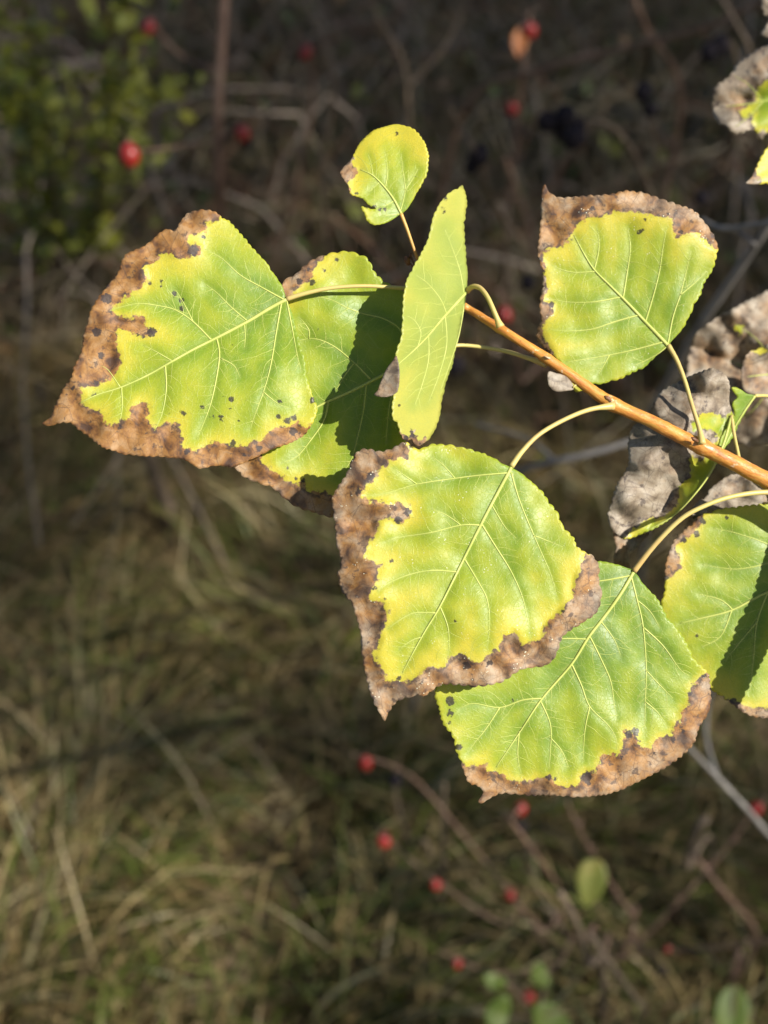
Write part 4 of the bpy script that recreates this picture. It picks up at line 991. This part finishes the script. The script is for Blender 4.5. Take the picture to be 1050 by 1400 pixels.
def grass(name, label, n, ymin, ymax, len_rng, wid, lodged, palette, probs, seed, greenbias=None):
    r = np.random.default_rng(seed)
    y = ymin + (ymax - ymin) * r.uniform(0, 1, n) ** 1.15
    x = r.uniform(-1, 1, n) * (0.42 * y + 0.55)
    # tussocks
    ncl = n // 60
    cxs = r.integers(0, n, n) % ncl
    pull = r.uniform(0, 1, n) < 0.6
    x = np.where(pull, x[cxs] + r.normal(size=n) * 0.03, x); y = np.where(pull, y[cxs] + r.normal(size=n) * 0.03, y)
    L = r.uniform(*len_rng, n)
    ang = vnoise(x * 1.3, y * 1.3, 31) * 5 + vnoise(x * 6, y * 6, 32) * 4 + r.normal(size=n) * 0.9
    k = 6; t = np.linspace(0, 1, k)
    theta0 = r.uniform(0.1, 0.7, n); theta1 = theta0 + r.uniform(0.3, lodged, n)
    th = theta0[:, None] + (theta1 - theta0)[:, None] * t
    ds = (L / (k - 1))[:, None]
    hx = np.cumsum(np.sin(th) * ds, 1) - np.sin(th) * ds; hz = np.cumsum(np.cos(th) * ds, 1) - np.cos(th) * ds
    dirx = np.cos(ang); diry = np.sin(ang)
    wob = r.normal(size=n)[:, None] * 0.15 * t ** 2 * L[:, None]
    X = x[:, None] + dirx[:, None] * hx - diry[:, None] * wob; Y = y[:, None] + diry[:, None] * hx + dirx[:, None] * wob
    Z = np.maximum(gz(x, y)[:, None] + hz, gz(X, Y) + 0.004 + 0.03 * r.uniform(0, 1, n)[:, None] * t)
    Z[:, 0] = gz(x, y) - 0.01
    P = np.stack([X, Y, Z], -1)
    yaw = ang + np.pi / 2 + r.normal(size=n) * 0.5
    side = np.stack([np.cos(yaw), np.sin(yaw), r.normal(size=n) * 0.3], -1); side /= np.linalg.norm(side, axis=1)[:, None]
    Wd = (r.uniform(*wid, n))[:, None] * np.array([0.8, 1, 1, 0.85, 0.55, 0.1])[None, :]
    pal = np.array(palette)
    gb = fbm(x * 1.6, y * 1.6, 55, 2) * 1.8
    pr = np.array(probs)[None, :].repeat(n, 0)
    pr[:, -2:] *= np.clip(1 + 2.2 * gb, 0.08, 4)[:, None]
    pr /= pr.sum(1, keepdims=True)
    pick = (r.uniform(0, 1, (n, 1)) > np.cumsum(pr, 1)).sum(1).clip(0, len(pal) - 1)
    tint = pal[pick] * np.array((0.95, 0.99, 0.80)) * r.uniform(0.65, 1.3, (n, 1))
    return strips_mesh(name, P, Wd, side, tint, M_GRASS, label, 'grass')
PAL = [(0.34, 0.245, 0.13), (0.26, 0.175, 0.085), (0.16, 0.105, 0.05), (0.46, 0.37, 0.23), (0.135, 0.155, 0.032), (0.08, 0.10, 0.022)]
grass('dry_grass', 'matted straw-coloured dry grass mixed with green blades covering the ground', 80000, 0.05, 3.9, (0.05, 0.19), (0.0007, 0.0019), 2.4, PAL, [0.30, 0.27, 0.12, 0.05, 0.17, 0.11], 21)
grass('tall_dry_stalks', 'taller pale bent grass blades standing out of the matted grass', 3400, 0.25, 2.4, (0.08, 0.20), (0.0012, 0.0030), 2.3, PAL, [0.40, 0.18, 0.02, 0.30, 0.08, 0.02], 22)

def thicket():
    r = np.random.default_rng(41)
    n = 5200
    y = r.uniform(1.55, 3.6, n); x = r.uniform(-1, 1, n) * (0.38 * y + 0.45)
    L = r.uniform(0.25, 0.75, n); k = 8; t = np.linspace(0, 1, k)
    az = r.uniform(0, 2 * np.pi, n); th0 = r.uniform(0.0, 0.8, n); th1 = th0 + r.uniform(0.2, 1.7, n)
    th = th0[:, None] + (th1 - th0)[:, None] * t
    ds = (L / (k - 1))[:, None]
    hx = np.cumsum(np.sin(th) * ds, 1); hz = np.cumsum(np.cos(th) * ds, 1)
    jit = r.normal(size=(n, k, 3)) * 0.008
    base_z = np.where(r.uniform(0, 1, n) < 0.5, 0.0, r.uniform(0, 0.35, n))
    P = np.stack([x[:, None] + np.cos(az)[:, None] * hx, y[:, None] + np.sin(az)[:, None] * hx, (base_z + gz(x, y))[:, None] + hz - ds], -1) + jit
    # keep below a line rising away from the grass
    hmax = np.clip((P[..., 1] - 1.35) * 0.62 + 0.05, 0.02, 0.75)
    P[..., 2] = np.where(P[..., 2] > hmax, hmax + (P[..., 2] - hmax) * 0.15, P[..., 2])
    P[:, 0, 2] = np.where(base_z == 0, -0.02, P[:, 0, 2])
    pal = np.array([(0.165, 0.125, 0.07), (0.24, 0.19, 0.12), (0.31, 0.265, 0.185), (0.22, 0.115, 0.07), (0.12, 0.11, 0.04)])
    tint = pal[r.integers(0, len(pal), n)] * r.uniform(0.7, 1.2, (n, 1))
    rad = r.uniform(0.0008, 0.0026, n)
    # some older, paler and thicker shoots arching over the rest
    old = r.uniform(0, 1, n) < 0.07
    rad[old] = r.uniform(0.0026, 0.0042, old.sum()); tint[old] = np.array((0.34, 0.27, 0.215)) * r.uniform(0.75, 1.15, (old.sum(), 1))
    P[old, :, 2] += 0.10 * np.sin(np.pi * t)[None, :]
    # three-sided twigs
    T = np.gradient(P, axis=1); T /= np.linalg.norm(T, axis=2, keepdims=True)
    u = np.cross(T, np.array((0.3, 0.5, 0.8))); u /= np.linalg.norm(u, axis=2, keepdims=True); w = np.cross(T, u)
    rr = rad[:, None, None] * (1 - 0.75 * t)[None, :, None]
    ring = [P + rr * (math.cos(a) * u + math.sin(a) * w) for a in (0, 2.094, 4.189)]
    V = np.stack(ring, 2).reshape(-1, 3)
    idx = np.arange(n)[:, None] * (3 * k) + np.arange(k - 1)[None, :] * 3
    F = np.concatenate([np.stack([idx + a, idx + b, idx + 3 + b, idx + 3 + a], -1).reshape(-1, 4) for a, b in ((0, 1), (1, 2), (2, 0))])
    o = mesh_obj('bramble_thicket', V, F.tolist(), M_TWIGS)
    setattr_c(o.data, 'tint', np.repeat(np.hstack([tint, np.ones((n, 1))]), 3 * k, 0))
    o['kind'] = 'stuff'; o['label'] = 'dense tangle of thin grey-brown bare twigs behind the leaves'; o['category'] = 'thicket'
    # withered small leaves and weeds hanging in it
    m = 4600
    pick = r.integers(0, n, m); kk = r.integers(2, k, m)
    C = P[pick, kk] + r.normal(size=(m, 3)) * 0.02
    V2, F2 = leaf_cloud(C, 0.014, r)
    o2 = mesh_obj('thicket_leaves', V2, F2, M_GRASS, None, False)
    pal = np.array([(0.13, 0.085, 0.045), (0.09, 0.12, 0.022), (0.16, 0.17, 0.03), (0.07, 0.085, 0.02), (0.20, 0.12, 0.055)])
    tt = pal[r.integers(0, len(pal), m)]
    setattr_c(o2.data, 'tint', np.repeat(np.hstack([tt, np.ones((m, 1))]), 4, 0))
    o2['kind'] = 'stuff'; o2['label'] = 'sparse dull green and brown small leaves caught in the bare thicket'; o2['category'] = 'leaves'
thicket()
